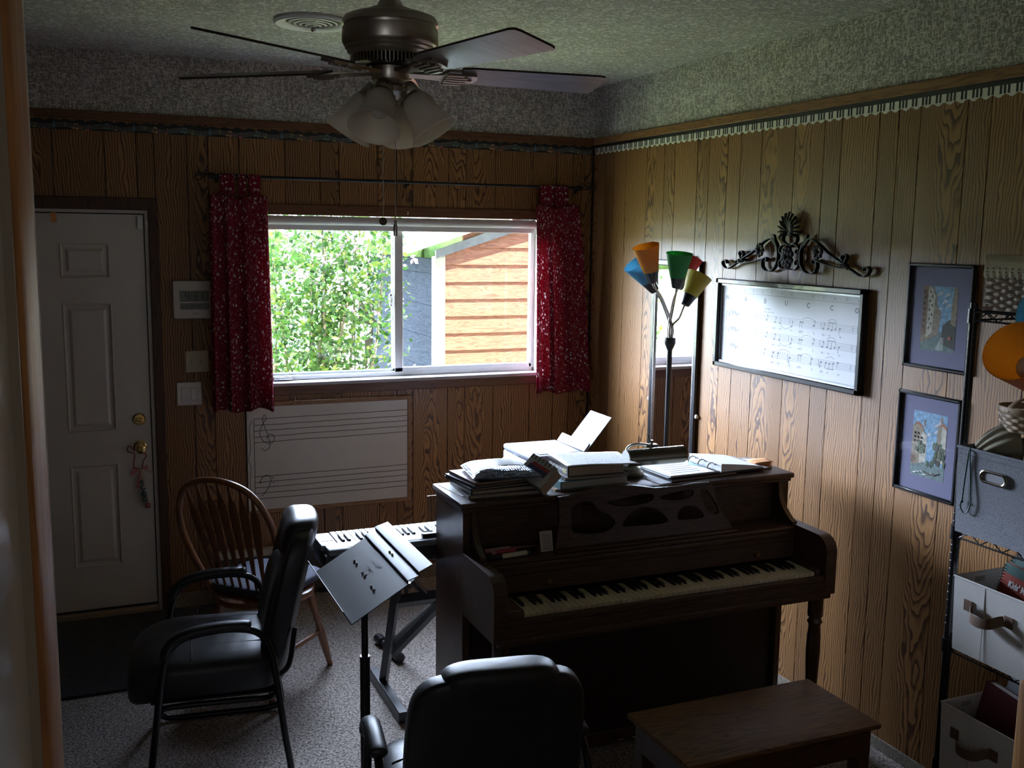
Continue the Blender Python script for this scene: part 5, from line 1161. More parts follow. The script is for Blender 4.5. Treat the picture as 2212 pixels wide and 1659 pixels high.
# ------------------------------------------------------------------ chairs
def superq(mb, c, r, e=.4, nu=36, nv=18, mi=0, fn=None):
    """rounded cushion (superellipsoid) of half sizes r; fn bends points afterwards"""
    def sp(a, p): return (abs(a) ** p) * (1 if a >= 0 else -1)
    st = len(mb.v)
    def P(u, v):
        a = 2 * pi * u; b = pi * (v - .5)
        return (c[0] + r[0] * sp(cos(b), e) * sp(cos(a), e), c[1] + r[1] * sp(cos(b), e) * sp(sin(a), e), c[2] + r[2] * sp(sin(b), e))
    mb.grid(P, nu, nv, mi)
    if fn:
        for i in range(st, len(mb.v)): mb.v[i] = tuple(fn(Vector(mb.v[i])))
    return mb
def office_chair(label, loc, rz, spread=.30):
    t = thing('office_chair', label, 'chair', loc, rz, 'black leather office guest chairs')
    W = dict(world=False)
    def seatfn(p):
        p.z += .022 * (1 - (p.y / .26) ** 2) * (1 if p.z > .40 else 0) - .045 * max(0, (p.x - .16) / .18) ** 2
        return p
    st = build('seat', superq(MB(), (.060, 0, .402), (.285, .262, .075), .42, 48, 24, fn=seatfn), LEATHER, t, angle=80, **W)
    def seatz(x, y): return .402 + .075 + .022 * (1 - (y / .26) ** 2) - .045 * max(0, (x - .16) / .18) ** 2 - .004 * (abs(y) / .2) ** 6
    build('seat_seam', MB().tube([(.115 + .004 * cos(6 * y), y, seatz(.115, y) - .001) for y in [-.225 + .45 * k / 20 for k in range(21)]], .0035, 6).tube([(-.19 + .30 * k / 12, -.135, seatz(-.1, .135) - .002) for k in range(13)], .002, 5).tube([(-.19 + .30 * k / 12, .135, seatz(-.1, .135) - .002) for k in range(13)], .002, 5), BLACKP, st, **W)
    build('seat_pan', MB().box(-.20, .26, -.22, .22, .316, .328, .004), BLACKP, t, **W)
    def backfn(p):
        k = (p.z - .40) / .56; p.x += -.110 * k - .020 * k * k + .030 * (p.y / .24) ** 2; p.y *= 1 - .10 * max(0, k - .55); return p
    bk = build('backrest', superq(MB(), (-.190, 0, .640), (.050, .235, .275), .38, 44, 26, fn=backfn), LEATHER, t, angle=80, **W)
    build('lumbar_pad', superq(MB(), (-.155, 0, .600), (.040, .200, .165), .55, 36, 18, fn=backfn), LEATHER, bk, angle=80, **W)
    build('headrest', superq(MB(), (-.180, 0, .868), (.064, .160, .074), .55, 40, 20, fn=backfn), LEATHER, bk, angle=80, **W)
    for s in (-1, 1):
        y = s * spread
        pts = [(-.215, y, .030), (-.16, y, .0135), (0, y, .0135), (.19, y, .0135), (.252, y, .028), (.262, y, .07), (.240, y, .25), (.215, y, .44), (.195, y, .525), (.150, y, .580), (.07, y, .602), (-.04, y, .606), (-.115, y, .585), (-.155, y, .525), (-.178, y, .40), (-.205, y, .18), (-.222, y, .06)]
        build('side_frame', MB().tube(catmull(pts, 6, True), .0125, 12, closed=True, up=(0, 1, 0)), DARKSTEEL, t, **W)
        pad = catmull([(.208, y, .520), (.178, y, .575), (.115, y, .606), (.03, y, .619), (-.06, y, .619), (-.092, y, .614)], 6)
        n = len(pad); build('arm_pad', MB().tube(pad, [.026 * (min(1, .55 + k * .25, .55 + (n - 1 - k) * .3)) for k in range(n)], 16, ry=[.017 * (min(1, .6 + k * .25, .6 + (n - 1 - k) * .3)) for k in range(n)]), LEATHER, t, angle=70, **W)
        build('seat_rail', MB().tube(catmull([(.228, y, .310), (.20, y * .78, .308), (-.02, y * .76, .306), (-.15, y * .80, .310), (-.186, y * .99, .36)], 6), .011, 10), DARKSTEEL, t, **W)
        build('back_strut', MB().tube(catmull([(-.178, y * .99, .41), (-.225, y * .86, .44), (-.250, y * .74, .56)], 6), .010, 8), DARKSTEEL, t, **W)
    build('cross_bar', MB().cyl((.232, -spread, .312), (.232, spread, .312), .010, 10), DARKSTEEL, t, **W)
    return t
office_chair('black leather office chair facing the white door beside the windsor chair', (-2.392, -1.655, 0), radians(173.2), .30)
office_chair('black leather office chair seen from behind in front of the music stand', (-1.862, -2.963, 0), radians(81), .285)
# windsor chair
t = thing('windsor_chair', 'oak windsor chair with arrow back slats and a dark blue seat cushion', 'chair', (-2.140, -1.050, 0), radians(45)); W = dict(world=False)
def seatout(a):
    c, s = cos(a), sin(a); r = .225 + .012 * cos(2 * a) + .010 * cos(4 * a); return (r * 1.0 * c, r * 1.02 * s)
mb = MB(); pr_ = [seatout(2 * pi * k / 48) for k in range(48)]
mb.prism([(a * .93, b * .93) for a, b in pr_], .395, .402); mb2 = MB(); vs = []; fs = []
for k_, (sc, z) in enumerate(((.90, .400), (.985, .408), (1.0, .420), (.985, .434), (.93, .440), (.0, .434))):
    for a, b in pr_: vs.append((a * sc, b * sc, z))
for i in range(5):
    for k in range(48): fs.append((i * 48 + k, i * 48 + (k + 1) % 48, (i + 1) * 48 + (k + 1) % 48, (i + 1) * 48 + k))
fs.append(tuple(range(48))[::-1]); mb2.add(vs, fs); build('seat', mb2, CHAIRW, t, **W)
foot = {(1, -1): (.233, -.185), (1, 1): (.233, .185), (-1, -1): (-.232, -.190), (-1, 1): (-.232, .190)}
for (sx, sy), (fx, fy) in foot.items():
    A = Vector((sx * .140, sy * .130, .402)); B = Vector((fx, fy, 0.0)); n = 20; ps = [A + (B - A) * k / n for k in range(n + 1)]
    rr = [.013, .015, .018, .019, .019, .018, .0165, .0135, .0175, .0135, .0165, .019, .020, .0195, .0185, .0175, .0165, .0155, .0145, .0138, .013]
    build('leg', MB().tube(ps, rr, 14), CHAIRW, t, **W)
for sy in (-1, 1):
    A = Vector((.140, sy * .130, .402)).lerp(Vector((*foot[(1, sy)], 0)), .56); B = Vector((-.140, sy * .130, .402)).lerp(Vector((*foot[(-1, sy)], 0)), .56)
    build('stretcher', MB().tube([A.lerp(B, k / 8) for k in range(9)], [.008, .010, .012, .0135, .014, .0135, .012, .010, .008], 12), CHAIRW, t, **W)
M1 = Vector((.140, -.130, .402)).lerp(Vector((*foot[(1, -1)], 0)), .56); M1b = Vector((-.140, -.130, .402)).lerp(Vector((*foot[(-1, -1)], 0)), .56); ma = (M1 + M1b) / 2
build('stretcher', MB().tube([Vector((ma.x, ma.y + (-2 * ma.y) * k / 8, ma.z)) for k in range(9)], [.008, .010, .012, .0135, .014, .0135, .012, .010, .008], 12), CHAIRW, t, **W)
def hx(z): return -.165 - .155 * ((z - .44) / .54)
hp = [(.155, .432), (.185, .52), (.222, .63), (.240, .735), (.228, .83), (.185, .915), (.115, .965), (.0, .985)]
hoop = [(hx(z), y, z) for y, z in hp] + [(hx(z), -y, z) for y, z in hp[:-1][::-1]]
hc = catmull(hoop, 6); build('hoop', MB().tube(hc, .0125, 12, ry=.0165, up=(1, 0, 0)), CHAIRW, t, **W)
def hz(y):
    y = abs(y)
    for (a, za), (b, zb) in zip(hp[::-1][:-1], hp[::-1][1:]):
        if a <= y <= b: return za + (zb - za) * (y - a) / (b - a)
    return .75
for k in range(7):
    u = (k - 3) / 3; yb, yt = u * .118, u * .165; zt = hz(yt) - .002; zb = .430
    prof = [(0, .007), (.12, .0075), (.25, .010), (.40, .015), (.62, .022), (.74, .024), (.80, .022), (.90, .0085), (1, .0065)]
    P = []; wd = []
    for i in range(25):
        v = i / 24; z = zb + (zt - zb) * v; y = yb + (yt - yb) * v; P.append((hx(z) + .004, y, z))
        for (a, wa), (b, wb2) in zip(prof[:-1], prof[1:]):
            if a <= v <= b: wd.append(wa + (wb2 - wa) * (v - a) / (b - a)); break
    build('slat', MB().tube(P, wd, 10, ry=.0048, up=(1, 0, 0)), CHAIRW, t, **W)
CUSH = plain('navy_cushion', (.055, .062, .095), .85, noise=.15, nscale=60, bump=.3)
cu_ = build('cushion', superq(MB(), (.015, 0, .4635), (.205, .205, .0255), .5, 40, 14, fn=lambda p: Vector((p.x, p.y, p.z + .006 * (1 - (p.x / .2) ** 2) * (1 - (p.y / .2) ** 2)))), CUSH, t, angle=80, **W)
mb = MB()
for s in (-1, 1): mb.tube(catmull([(-.165, s * .15, .455), (-.19, s * .185, .45), (-.18, s * .23, .36), (-.16, s * .245, .27)], 6), .006, 6, ry=.0025)
build('cushion_tie', mb, BLACKP, cu_, **W)
# ------------------------------------------------------------------ music stand
t = thing('music_stand', 'black metal music stand with tilted desk between the keyboard and the chair', 'music stand', (-2.035, -2.375, 0))
tl = radians(30.5); Ld, Wd = .512, .30
Md = Matrix.Translation((-2.007, -2.375, .9136)) @ Matrix.Rotation(-tl, 4, 'Y')      # local x up the desk, local y along it
DESK = plain('stand_black', (.017, .018, .022), .48, .0, spec=.45, noise=.12, nscale=14)
prof = [(-.150, 0), (.055, 0), (.060, .010), (.066, .010), (.098, .002), (.102, .012), (.108, .012), (.150, .004)]
def deskpt(i, y, o):
    a, h = prof[i]; n = .0016; return Md @ Vector((a, y, h + o))
mb = MB(); ys = [-Ld / 2, -Ld / 2 + .012, Ld / 2 - .012, Ld / 2]; vs = []; fs = []
for o in (.0, -.0024):
    for i in range(len(prof)):
        for j, y in enumerate(ys):
            vs.append(deskpt(i, y * (1 - (.03 if (i == len(prof) - 1 and j in (0, 3)) else 0)), o))
n1 = len(prof) * 4
for i in range(len(prof) - 1):
    for j in range(3): q = (i * 4 + j, i * 4 + j + 1, (i + 1) * 4 + j + 1, (i + 1) * 4 + j); fs.append(q[::-1]); fs.append(tuple(k + n1 for k in q))
for i in range(len(prof) - 1):
    for j in (0, 3): fs.append((i * 4 + j, (i + 1) * 4 + j, (i + 1) * 4 + j + n1, i * 4 + j + n1))
for i in (0, len(prof) - 1):
    for j in range(3): fs.append((i * 4 + j, i * 4 + j + 1, i * 4 + j + 1 + n1, i * 4 + j + n1))
mb.add(vs, fs); dk_ = build('desk', mb, DESK, t, angle=25)
lip = MB(); lip.box(-.152, -.149, -Ld / 2, Ld / 2, -.0024, .050, .001, M=Md); build('desk_lip', lip, DESK, t, smooth=False)
mb = MB()
for a, y in ((-.035, -.145), (-.035, -.115), (-.030, -.018), (-.030, .012), (-.025, .105), (-.025, .135), (.080, -.02), (.080, .01)): mb.ball(Md @ Vector((a, y, .0015 if a < .05 else .008)), .0045, 10, 6)
build('rivet', mb, STEEL, dk_).__setitem__('kind', 'stuff')
mb = MB(); text_mb(mb, 'MANHASSET', .017, Md @ Vector((.018, .062, .0008)), Md.to_3x3() @ Vector((0, -1, 0)), Md.to_3x3() @ Vector((1, 0, 0)), .0008, bold=.0012)
for k in range(3): mb.box(-.003 - .010 * k, .000 - .010 * k, -.030 + .006 * k, .040 - .006 * k, .0006, .0012, M=Md)
build('embossed_mark', mb, BLACK, dk_, smooth=False)
build('pole', MB().cyl((-2.030, -2.375, .03), (-2.030, -2.375, .62), .0165, 18).cyl((-2.030, -2.375, .60), (-2.030, -2.375, .87), .011, 14), BLACKP, t)
build('tilt_bracket', MB().tube([(-2.030, -2.375, .86), (-2.022, -2.375, .885), (-2.005, -2.375, .905)], .012, 10).box(-.035, .035, -.05, .05, -.014, -.0035, .002, M=Md), BLACKP, t)
mb = MB()
for k in range(3):
    a = radians(70 + 120 * k); build('foot', MB().tube(catmull([(-2.030 + .012 * cos(a), -2.375 + .012 * sin(a), .10), (-2.030 + .07 * cos(a), -2.375 + .07 * sin(a), .055), (-2.030 + .24 * cos(a), -2.375 + .24 * sin(a), .010)], 6), .010, 8), BLACKP, t)
# ------------------------------------------------------------------ digital keyboard on its stand
t = thing('digital_keyboard', 'silver grey digital keyboard behind the piano with keys towards the window', 'keyboard', (-1.45, -1.73, .72))
kx0, kx1, ky0, ky1, kz = -2.045, -.92, -1.865, -1.625, .822
SILVER = plain('keyboard_silver', (.27, .29, .33), .4, .1)
build('body', MB().box(kx0, kx1, ky0 + .012, ky1, kz - .085, kz - .020, .012), plain('keyboard_dark', (.030, .032, .038), .45), t)
build('top_panel', MB().box(kx0 + .012, kx1 - .012, ky0, ky0 + .095, kz - .022, kz + .004, .010), SILVER, t)
build('end_block', MB().box(kx0, kx0 + .066, ky0 + .07, ky1 - .004, kz - .022, kz + .002, .006), SILVER, t)
build('end_block', MB().box(kx1 - .06, kx1, ky0 + .07, ky1 - .004, kz - .022, kz + .002, .006), SILVER, t)
build('speaker_grille', MB().box(kx0 + .09, kx0 + .43, ky0 + .016, ky0 + .050, kz + .0035, kz + .0055, .001), plain('grille_grey', (.26, .28, .31), .5), t)
build('pad', MB().box(kx0 + .012, kx0 + .058, ky0 + .125, ky1 - .02, kz + .0015, kz + .0035, .001), plain('pad_grey', (.34, .36, .40), .4), t)
WK2 = plain('white_plastic_key', (.27, .28, .32), .35)
nk = 42; kw = .0236; ks = kx0 + .068
for i in range(nk):
    x = ks + i * kw; build('white_key', MB().box(x + .0005, x + kw - .0005, ky0 + .094, ky1 + .003, kz - .016, kz + .001, .0015), WK2, t, smooth=False)
for i in range(nk - 1):
    if (i + 0) % 7 in (2, 6): continue
    x = ks + (i + 1) * kw; build('black_key', MB().box(x - .0055, x + .0055, ky0 + .094, ky0 + .178, kz, kz + .0105, .002), EBONY, t, smooth=False)
# clear music rest standing in the slot
t2 = thing('music_rest', 'clear plastic music rest rising from the keyboard beside the piano', 'music rest', (-1.45, -1.845, kz))
mb = MB().box(-1.640, -1.30, ky0 + .030, ky0 + .034, kz + .0045, kz + .17, .0015); build('clear_panel', mb, pane_mat('acrylic', (.72, .74, .76), .05, 1.6), t2, smooth=False); build('rest_foot', MB().box(-1.66, -1.28, ky0 + .018, ky0 + .046, kz + .0045, kz + .022, .004), BLACKP, t2)
# stand
t = thing('keyboard_stand', 'black steel keyboard stand with braces under the digital keyboard', 'stand', (-1.45, -1.5, 0))
PW = plain('stand_steel', (.022, .023, .026), .38, .3)
def bar(a, b, w, h, nm='strut'): return build(nm, MB().tube([a, b], w, 4, ry=h), PW, t, smooth=False)
bar((-1.683, -1.345, .012), (-1.680, -1.640, .7365), .024, .022, 'post'); bar((-1.680, -1.520, .46), (-1.06, -1.520, .46), .024, .030, 'beam')
build('foot', MB().box(-1.715, -1.675, -1.70, -1.22, 0, .05, .003), PW, t, smooth=False)
bar((-1.652, -1.400, .18), (-1.455, -1.520, .44), .020, .020, 'brace'); bar((-1.600, -1.515, .545), (-1.48, -1.515, .41), .016, .016, 'brace')
bar((-1.08, -1.345, .012), (-1.08, -1.640, .7365), .024, .022, 'post'); build('foot', MB().box(-1.10, -1.06, -1.70, -1.22, 0, .05, .003), PW, t, smooth=False)
build('lock_knob', MB().lathe([(0, 0), (.008, 0), (.008, .020), (.024, .024), (.026, .036), (.020, .046), (0, .048)], (-1.628, -1.520, .492), 12), BLACKP, t)
build('rear_foot', MB().cyl((-1.566, -.86, .024), (-1.538, -1.10, .024), .016, 14), PW, t)
for a, b in (((-1.568, -.845, .025), (-1.562, -.91, .025)), ((-1.544, -1.05, .025), (-1.536, -1.12, .025))):
    mb = MB().cyl(a, b, .0235, 18)
    for k in range(9): an = k * 2 * pi / 9; mb.cyl((a[0] + .023 * cos(an), a[1], a[2] + .023 * sin(an) * .95), (b[0] + .023 * cos(an), b[1], b[2] + .023 * sin(an) * .95), .0022, 5)
    build('rubber_cap', mb, BLACKP, t)
bar((-1.553, -.98, .03), (-1.470, -1.50, .44), .018, .018, 'strut')
# ------------------------------------------------------------------ printer on a small cabinet
t = thing('side_cabinet', 'low dark cabinet behind the piano holding the white printer', 'cabinet', (-.82, -1.18, 0))
build('carcass', MB().box(-1.01, -.60, -1.39, -.97, .03, .845, .004), wood('cabinet_wood', (.10, .045, .02), (.05, .02, .009), 'z', 1.2, .5), t, smooth=False)
build('cabinet_top', MB().box(-1.022, -.59, -1.40, -.96, .845, .862, .004), wood('cabinet_top_wood', (.12, .055, .025), (.06, .025, .01), 'x', 1.2, .45), t); build('cabinet_door', MB().box(-1.018, -1.008, -1.37, -.99, .07, .82, .003), BENCH_D, t, smooth=False)
t = thing('printer', 'white inkjet printer with raised paper tray behind the piano', 'printer', (-.82, -1.18, .8625))
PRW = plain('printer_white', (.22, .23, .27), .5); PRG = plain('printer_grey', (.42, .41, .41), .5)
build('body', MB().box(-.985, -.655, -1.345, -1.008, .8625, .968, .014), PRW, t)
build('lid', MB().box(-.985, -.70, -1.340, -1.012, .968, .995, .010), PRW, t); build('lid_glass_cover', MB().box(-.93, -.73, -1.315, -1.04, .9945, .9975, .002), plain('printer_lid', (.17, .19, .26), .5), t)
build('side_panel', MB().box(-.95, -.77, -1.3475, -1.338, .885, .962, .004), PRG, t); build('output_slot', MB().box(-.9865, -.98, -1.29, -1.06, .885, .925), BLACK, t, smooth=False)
Mp = Matrix.Translation((-.990, -1.205, .957)) @ Matrix.Rotation(radians(-38), 4, 'Y')
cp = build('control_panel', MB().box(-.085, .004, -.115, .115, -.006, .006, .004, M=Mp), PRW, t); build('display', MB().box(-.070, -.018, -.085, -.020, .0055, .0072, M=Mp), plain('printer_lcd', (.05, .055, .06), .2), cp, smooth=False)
mb = MB(); text_mb(mb, 'EPSON', .018, (-.9862, -1.16, .972), (0, -1, 0), (0, 0, 1), .0006, bold=.0008); build('maker_lettering', mb, GREYINK, t, smooth=False)
Mt = Matrix.Translation((-.700, -1.18, .992)) @ Matrix.Rotation(radians(38), 4, 'Y')
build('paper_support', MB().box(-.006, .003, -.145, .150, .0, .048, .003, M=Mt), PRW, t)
Mt = Matrix.Translation((-.690, -1.195, .992)) @ Matrix.Rotation(radians(40), 4, 'Y')
o = build('paper_sheet', MB().box(-.001, .0015, -.125, .090, .0, .205, 0, M=Mt), plain('printer_paper', (.15, .17, .24), .8), t, smooth=False)
# ------------------------------------------------------------------ multi-head floor lamps
def cone_head(t, P0, P1, P2, r0, r1, col, cupcol):
    a, b, c = Vector(P0), Vector(P1), Vector(P2); ax = (c - a).normalized(); M = Matrix.Translation(a) @ ax.to_track_quat('Z', 'Y').to_matrix().to_4x4(); L1 = (b - a).length; L2 = (c - a).length
    cup = build('lamp_cup', MB().lathe([(0, 0), (r0 * .55, 0), (r0 * .62, .004), (r0 * .95, L1), (r0 * .88, L1), (0, L1 * .5)], seg=26, M=M), cupcol, t)
    sh = build('lamp_shade', MB().lathe([(r0 * .96, L1 - .004), (r1, L2), (r1 - .0018, L2), (r0 * .9, L1 - .002)], seg=34, M=M, cap=False), col, t, angle=60)
    build('bulb', MB().ball(M @ Vector((0, 0, L1 + (L2 - L1) * .40)), r0 * .72, 14, 10), frosted('lamp_bulb', (.62, .60, .52), .3), cup); return sh
SH = {k: frosted('shade_' + k, c, .62, .35) for k, c in dict(orange=(.93, .50, .09), blue=(.26, .60, .80), green=(.10, .52, .16), red=(.88, .16, .12), yellow=(.76, .68, .15)).items()}
t = thing('floor_lamp', 'black floor lamp with five coloured cone shades in front of the mirror', 'floor lamp', (-.334, -1.45, 0))
build('base', MB().lathe([(0, 0), (.125, 0), (.128, .010), (.10, .024), (.03, .034), (.014, .045), (0, .045)], (-.334, -1.45, 0), 32), BLACKP, t)
build('pole', MB().cyl((-.334, -1.45, .04), (-.334, -1.45, 1.50), .0125, 16), BLACKP, t); build('junction', MB().lathe([(0, 0), (.013, 0), (.026, .030), (.026, .058), (.018, .060), (0, .060)], (-.334, -1.45, 1.478), 18), BLACKP, t)
H = dict(orange=((-.465, -1.5, 1.794), (-.474, -1.5, 1.85), (-.518, -1.515, 1.956)), blue=((-.406, -1.42, 1.751), (-.442, -1.42, 1.805), (-.513, -1.42, 1.878)), green=((-.342, -1.5, 1.768), (-.344, -1.505, 1.82), (-.347, -1.525, 1.925)), red=((-.259, -1.38, 1.757), (-.237, -1.38, 1.815), (-.197, -1.38, 1.904)), yellow=((-.294, -1.5, 1.689), (-.277, -1.5, 1.74), (-.221, -1.5, 1.826)))
for i, (k, (a, b, c)) in enumerate(H.items()):
    cone_head(t, a, b, c, .036, .061, SH[k], BLACKP)
    A = Vector(a); ax = (Vector(c) - A).normalized(); s = Vector((-.334 + .010 * cos(i * 1.26), -1.45 + .010 * sin(i * 1.26), 1.53))
    build('gooseneck', MB().tube(catmull([s, s + Vector((0, 0, .06)), s.lerp(A, .55) + Vector((0, 0, .045 if k != 'yellow' else .01)) , A - ax * .02, A + ax * .004], 8), .0052, 10), STEEL if k == 'blue' else NICKEL, t)
t = thing('floor_lamp', 'second floor lamp at the right edge with a big orange cone shade near the shelf', 'floor lamp', (-.80, -4.03, 0))
build('base', MB().lathe([(0, 0), (.125, 0), (.128, .010), (.10, .024), (.03, .034), (.014, .045), (0, .045)], (-.80, -4.03, 0), 32), BLACKP, t); build('pole', MB().cyl((-.80, -4.03, .04), (-.80, -4.03, 1.48), .0125, 16), BLACKP, t)
H2 = dict(orange=((-1.018, -4.013, 1.699), (-1.057, -4.024, 1.723), (-1.163, -4.053, 1.788)), blue=((-.923, -4.040, 1.815), (-.970, -4.043, 1.828), (-1.089, -4.050, 1.860)), green=((-.896, -4.011, 1.792), (-.925, -4.000, 1.828), (-.987, -3.977, 1.901)))
for i, (k, (a, b, c)) in enumerate(H2.items()):
    cone_head(t, a, b, c, .036, .064, SH[k], BLACKP); A = Vector(a); ax = (Vector(c) - A).normalized(); s = Vector((-.80, -4.03, 1.47)); build('gooseneck', MB().tube(catmull([s, s + Vector((0, 0, .10)), A - ax * .03, A + ax * .004], 8), .0052, 10), NICKEL, t)
# ------------------------------------------------------------------ ceiling fan with light kit
FX, FY = -1.987, -2.55
t = thing('ceiling_fan', 'brushed nickel ceiling fan with dark blades and four frosted bell lights', 'ceiling fan', (FX, FY, ZC))
BLADE = wood('blade_lit_underside', (.40, .38, .38), (.34, .32, .32), 'x', .6, .30, coat=.3)  # pale underside: window glare put into the blade colour
BLADE_T = plain('blade_dark_edge', (.035, .024, .02), .5)
build('downrod', MB().cyl((FX, FY, 2.64), (FX, FY, 2.84), .0135, 16), NICKEL, t); build('canopy', MB().lathe([(.0, -.075), (.02, -.075), (.045, -.06), (.066, -.02), (.070, 0), (0, 0)], (FX, FY, ZC - .001), 28), NICKEL, t)
build('motor_housing', MB().lathe([(.0, .133), (.020, .133), (.030, .127), (.038, .112), (.062, .103), (.070, .095), (.110, .088), (.130, .080), (.137, .068), (.138, .058), (.132, .057), (.131, .050), (.137, .048), (.138, .010), (.134, .002), (.128, -.003), (.130, -.007), (.122, -.014), (.124, -.018), (.112, -.028), (.0, -.028)][::-1], (FX, FY, 2.527), 48), NICKEL, t, angle=30)
mb = MB()
for k in range(64): a = 2 * pi * k / 64; mb.box(.072, .115, -.0016, .0016, 2.474, 2.4995, M=Matrix.Translation((FX, FY, 0)) @ Matrix.Rotation(a, 4, 'Z'))
build('vent_fins', mb, NICKEL, t, smooth=False).__setitem__('kind', 'stuff')
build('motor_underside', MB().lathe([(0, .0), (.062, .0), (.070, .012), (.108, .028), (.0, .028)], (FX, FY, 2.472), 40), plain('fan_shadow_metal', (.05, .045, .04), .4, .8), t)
build('hub', MB().lathe([(0, -.040), (.050, -.040), (.054, -.034), (.054, .0), (.046, .004), (.0, .004)], (FX, FY, 2.470), 36), NICKEL, t)
build('switch_housing', MB().lathe([(0, -.034), (.050, -.034), (.056, -.028), (.052, -.023), (.051, -.002), (.0, 0)], (FX, FY, 2.446), 36), NICKEL, t)
for i in range(5):
    a = radians(-74.5 + 72 * i); M = Matrix.Translation((FX, FY, 2.462)) @ Matrix.Rotation(a, 4, 'Z'); Mb = M @ Matrix.Rotation(radians(-13), 4, 'X')
    out = [(.205, -.052), (.235, -.058), (.640, -.070), (.656, -.064), (.661, -.050), (.661, .050), (.656, .064), (.640, .070), (.235, .058), (.205, .052)]
    mb = MB().prism(out, -.003, .003, 'xy', M=Mb); mb.m[1:] = [1] * (len(mb.m) - 1); build('blade', mb, [BLADE, BLADE_T], t, smooth=False)
    ir = MB().prism([(.045, -.018), (.10, -.015), (.15, -.022), (.165, -.050), (.20, -.050), (.205, -.030), (.255, -.026), (.262, .0), (.255, .026), (.205, .030), (.20, .050), (.165, .050), (.15, .022), (.10, .015), (.045, .018)], -.013, -.0032, 'xy', M=Mb)
    for yy in (-.034, -.017, 0, .017, .034): ir.box(.160, .245 - abs(yy) * .9, yy - .005, yy + .005, -.019, -.012, .002, M=Mb)
    build('blade_iron', ir, NICKEL, t)
GLASS = frosted('frosted_glass', (.88, .84, .76), .55, .35)
build('light_kit_plate', MB().lathe([(0, -.035), (.020, -.035), (.030, -.026), (.055, -.014), (.060, 0), (0, 0)], (FX, FY, 2.413), 30), NICKEL, t)
for az in (-126, -36, 54, 144):
    a = radians(az); tilt = radians(146)
    M = Matrix.Translation((FX + .052 * cos(a), FY + .052 * sin(a), 2.410)) @ Matrix.Rotation(a, 4, 'Z') @ Matrix.Rotation(radians(146), 4, 'Y')
    so = build('lamp_socket', MB().lathe([(0, -.012), (.022, -.012), (.027, .0), (.030, .018), (.029, .020), (.033, .030), (.030, .036), (0, .036)], seg=26, M=M), NICKEL, t)
    prof = [(.024, .026), (.034, .030), (.043, .045), (.046, .065), (.049, .090), (.056, .115), (.068, .138), (.076, .148)]
    build('glass_shade', MB().lathe(prof + [(r - .003, z) for r, z in prof[::-1]], seg=40, M=M, cap=False), GLASS, t, angle=60)
    build('bulb', MB().ball(M @ Vector((0, 0, .078)), .027, 16, 10, 0, (1, 1, 1.15)), frosted('white_bulb', (.8, .76, .7), .3, .25), so)
for dx, dy, zl, nm in ((-.032, 0, 2.043, 'fob'), (.005, 0, 2.035, 'pull')):
    mb = MB(); x, y = FX + dx, FY + dy - .03
    for k in range(100):
        z = 2.405 - k * .0037
        if z < zl: break
        mb.ball((x, y, z), .0019, 6, 4)
    mb.cyl((x, y, zl), (x, y, 2.41), .0006, 5); pc = build('pull_chain', mb, NICKEL, t)
    if nm == 'fob': build('chain_fob', MB().ball((x, y, zl - .012), .012, 14, 9, 0, (1, .45, 1)).ball((x + .002, y - .006, zl - .010), .006, 8, 6), plain('fob_bronze', (.12, .09, .05), .4, .6), pc)
    else: build('chain_fob', MB().lathe([(0, 0), (.0055, 0), (.006, .004), (.0058, .030), (.0035, .036), (.0035, .044), (0, .046)], (x, y, zl - .046), 14), STEEL, pc)
# round ceiling vent
t = thing('ceiling_vent', 'round white ceiling vent with concentric rings beside the fan', 'vent', (-1.915, -1.17, ZC))
mb = MB().lathe([(.158, 0), (.160, -.010), (.152, -.018), (.120, -.012), (.112, -.004), (.112, 0)], (-1.915, -1.17, ZC), 48, cap=False); build('flange', mb, WHITE, t)
build('duct_opening', MB().lathe([(0, -.001), (.112, -.001), (.112, -.003), (0, -.003)], (-1.915, -1.17, ZC), 40), BLACK, t)
for r, z in ((.100, -.010), (.078, -.013), (.056, -.016), (.034, -.019), (.014, -.021)): build('ring', MB().lathe([(r, z), (r - .008, z - .002), (r - .008, z - .0035), (r, z - .0015), (r, z)], (-1.915, -1.17, ZC), 40, cap=False), WHITE, t)
build('centre_screw', MB().ball((-1.915, -1.17, ZC - .036), .010, 10, 7).cyl((-1.915, -1.17, ZC - .036), (-1.915, -1.17, ZC - .002), .003, 8), STEEL, t)
build('ring_strut', MB().box(-2.015, -1.815, -1.172, -1.168, ZC - .014, ZC - .008).box(-1.917, -1.913, -1.27, -1.07, ZC - .014, ZC - .008), WHITE, t, smooth=False)
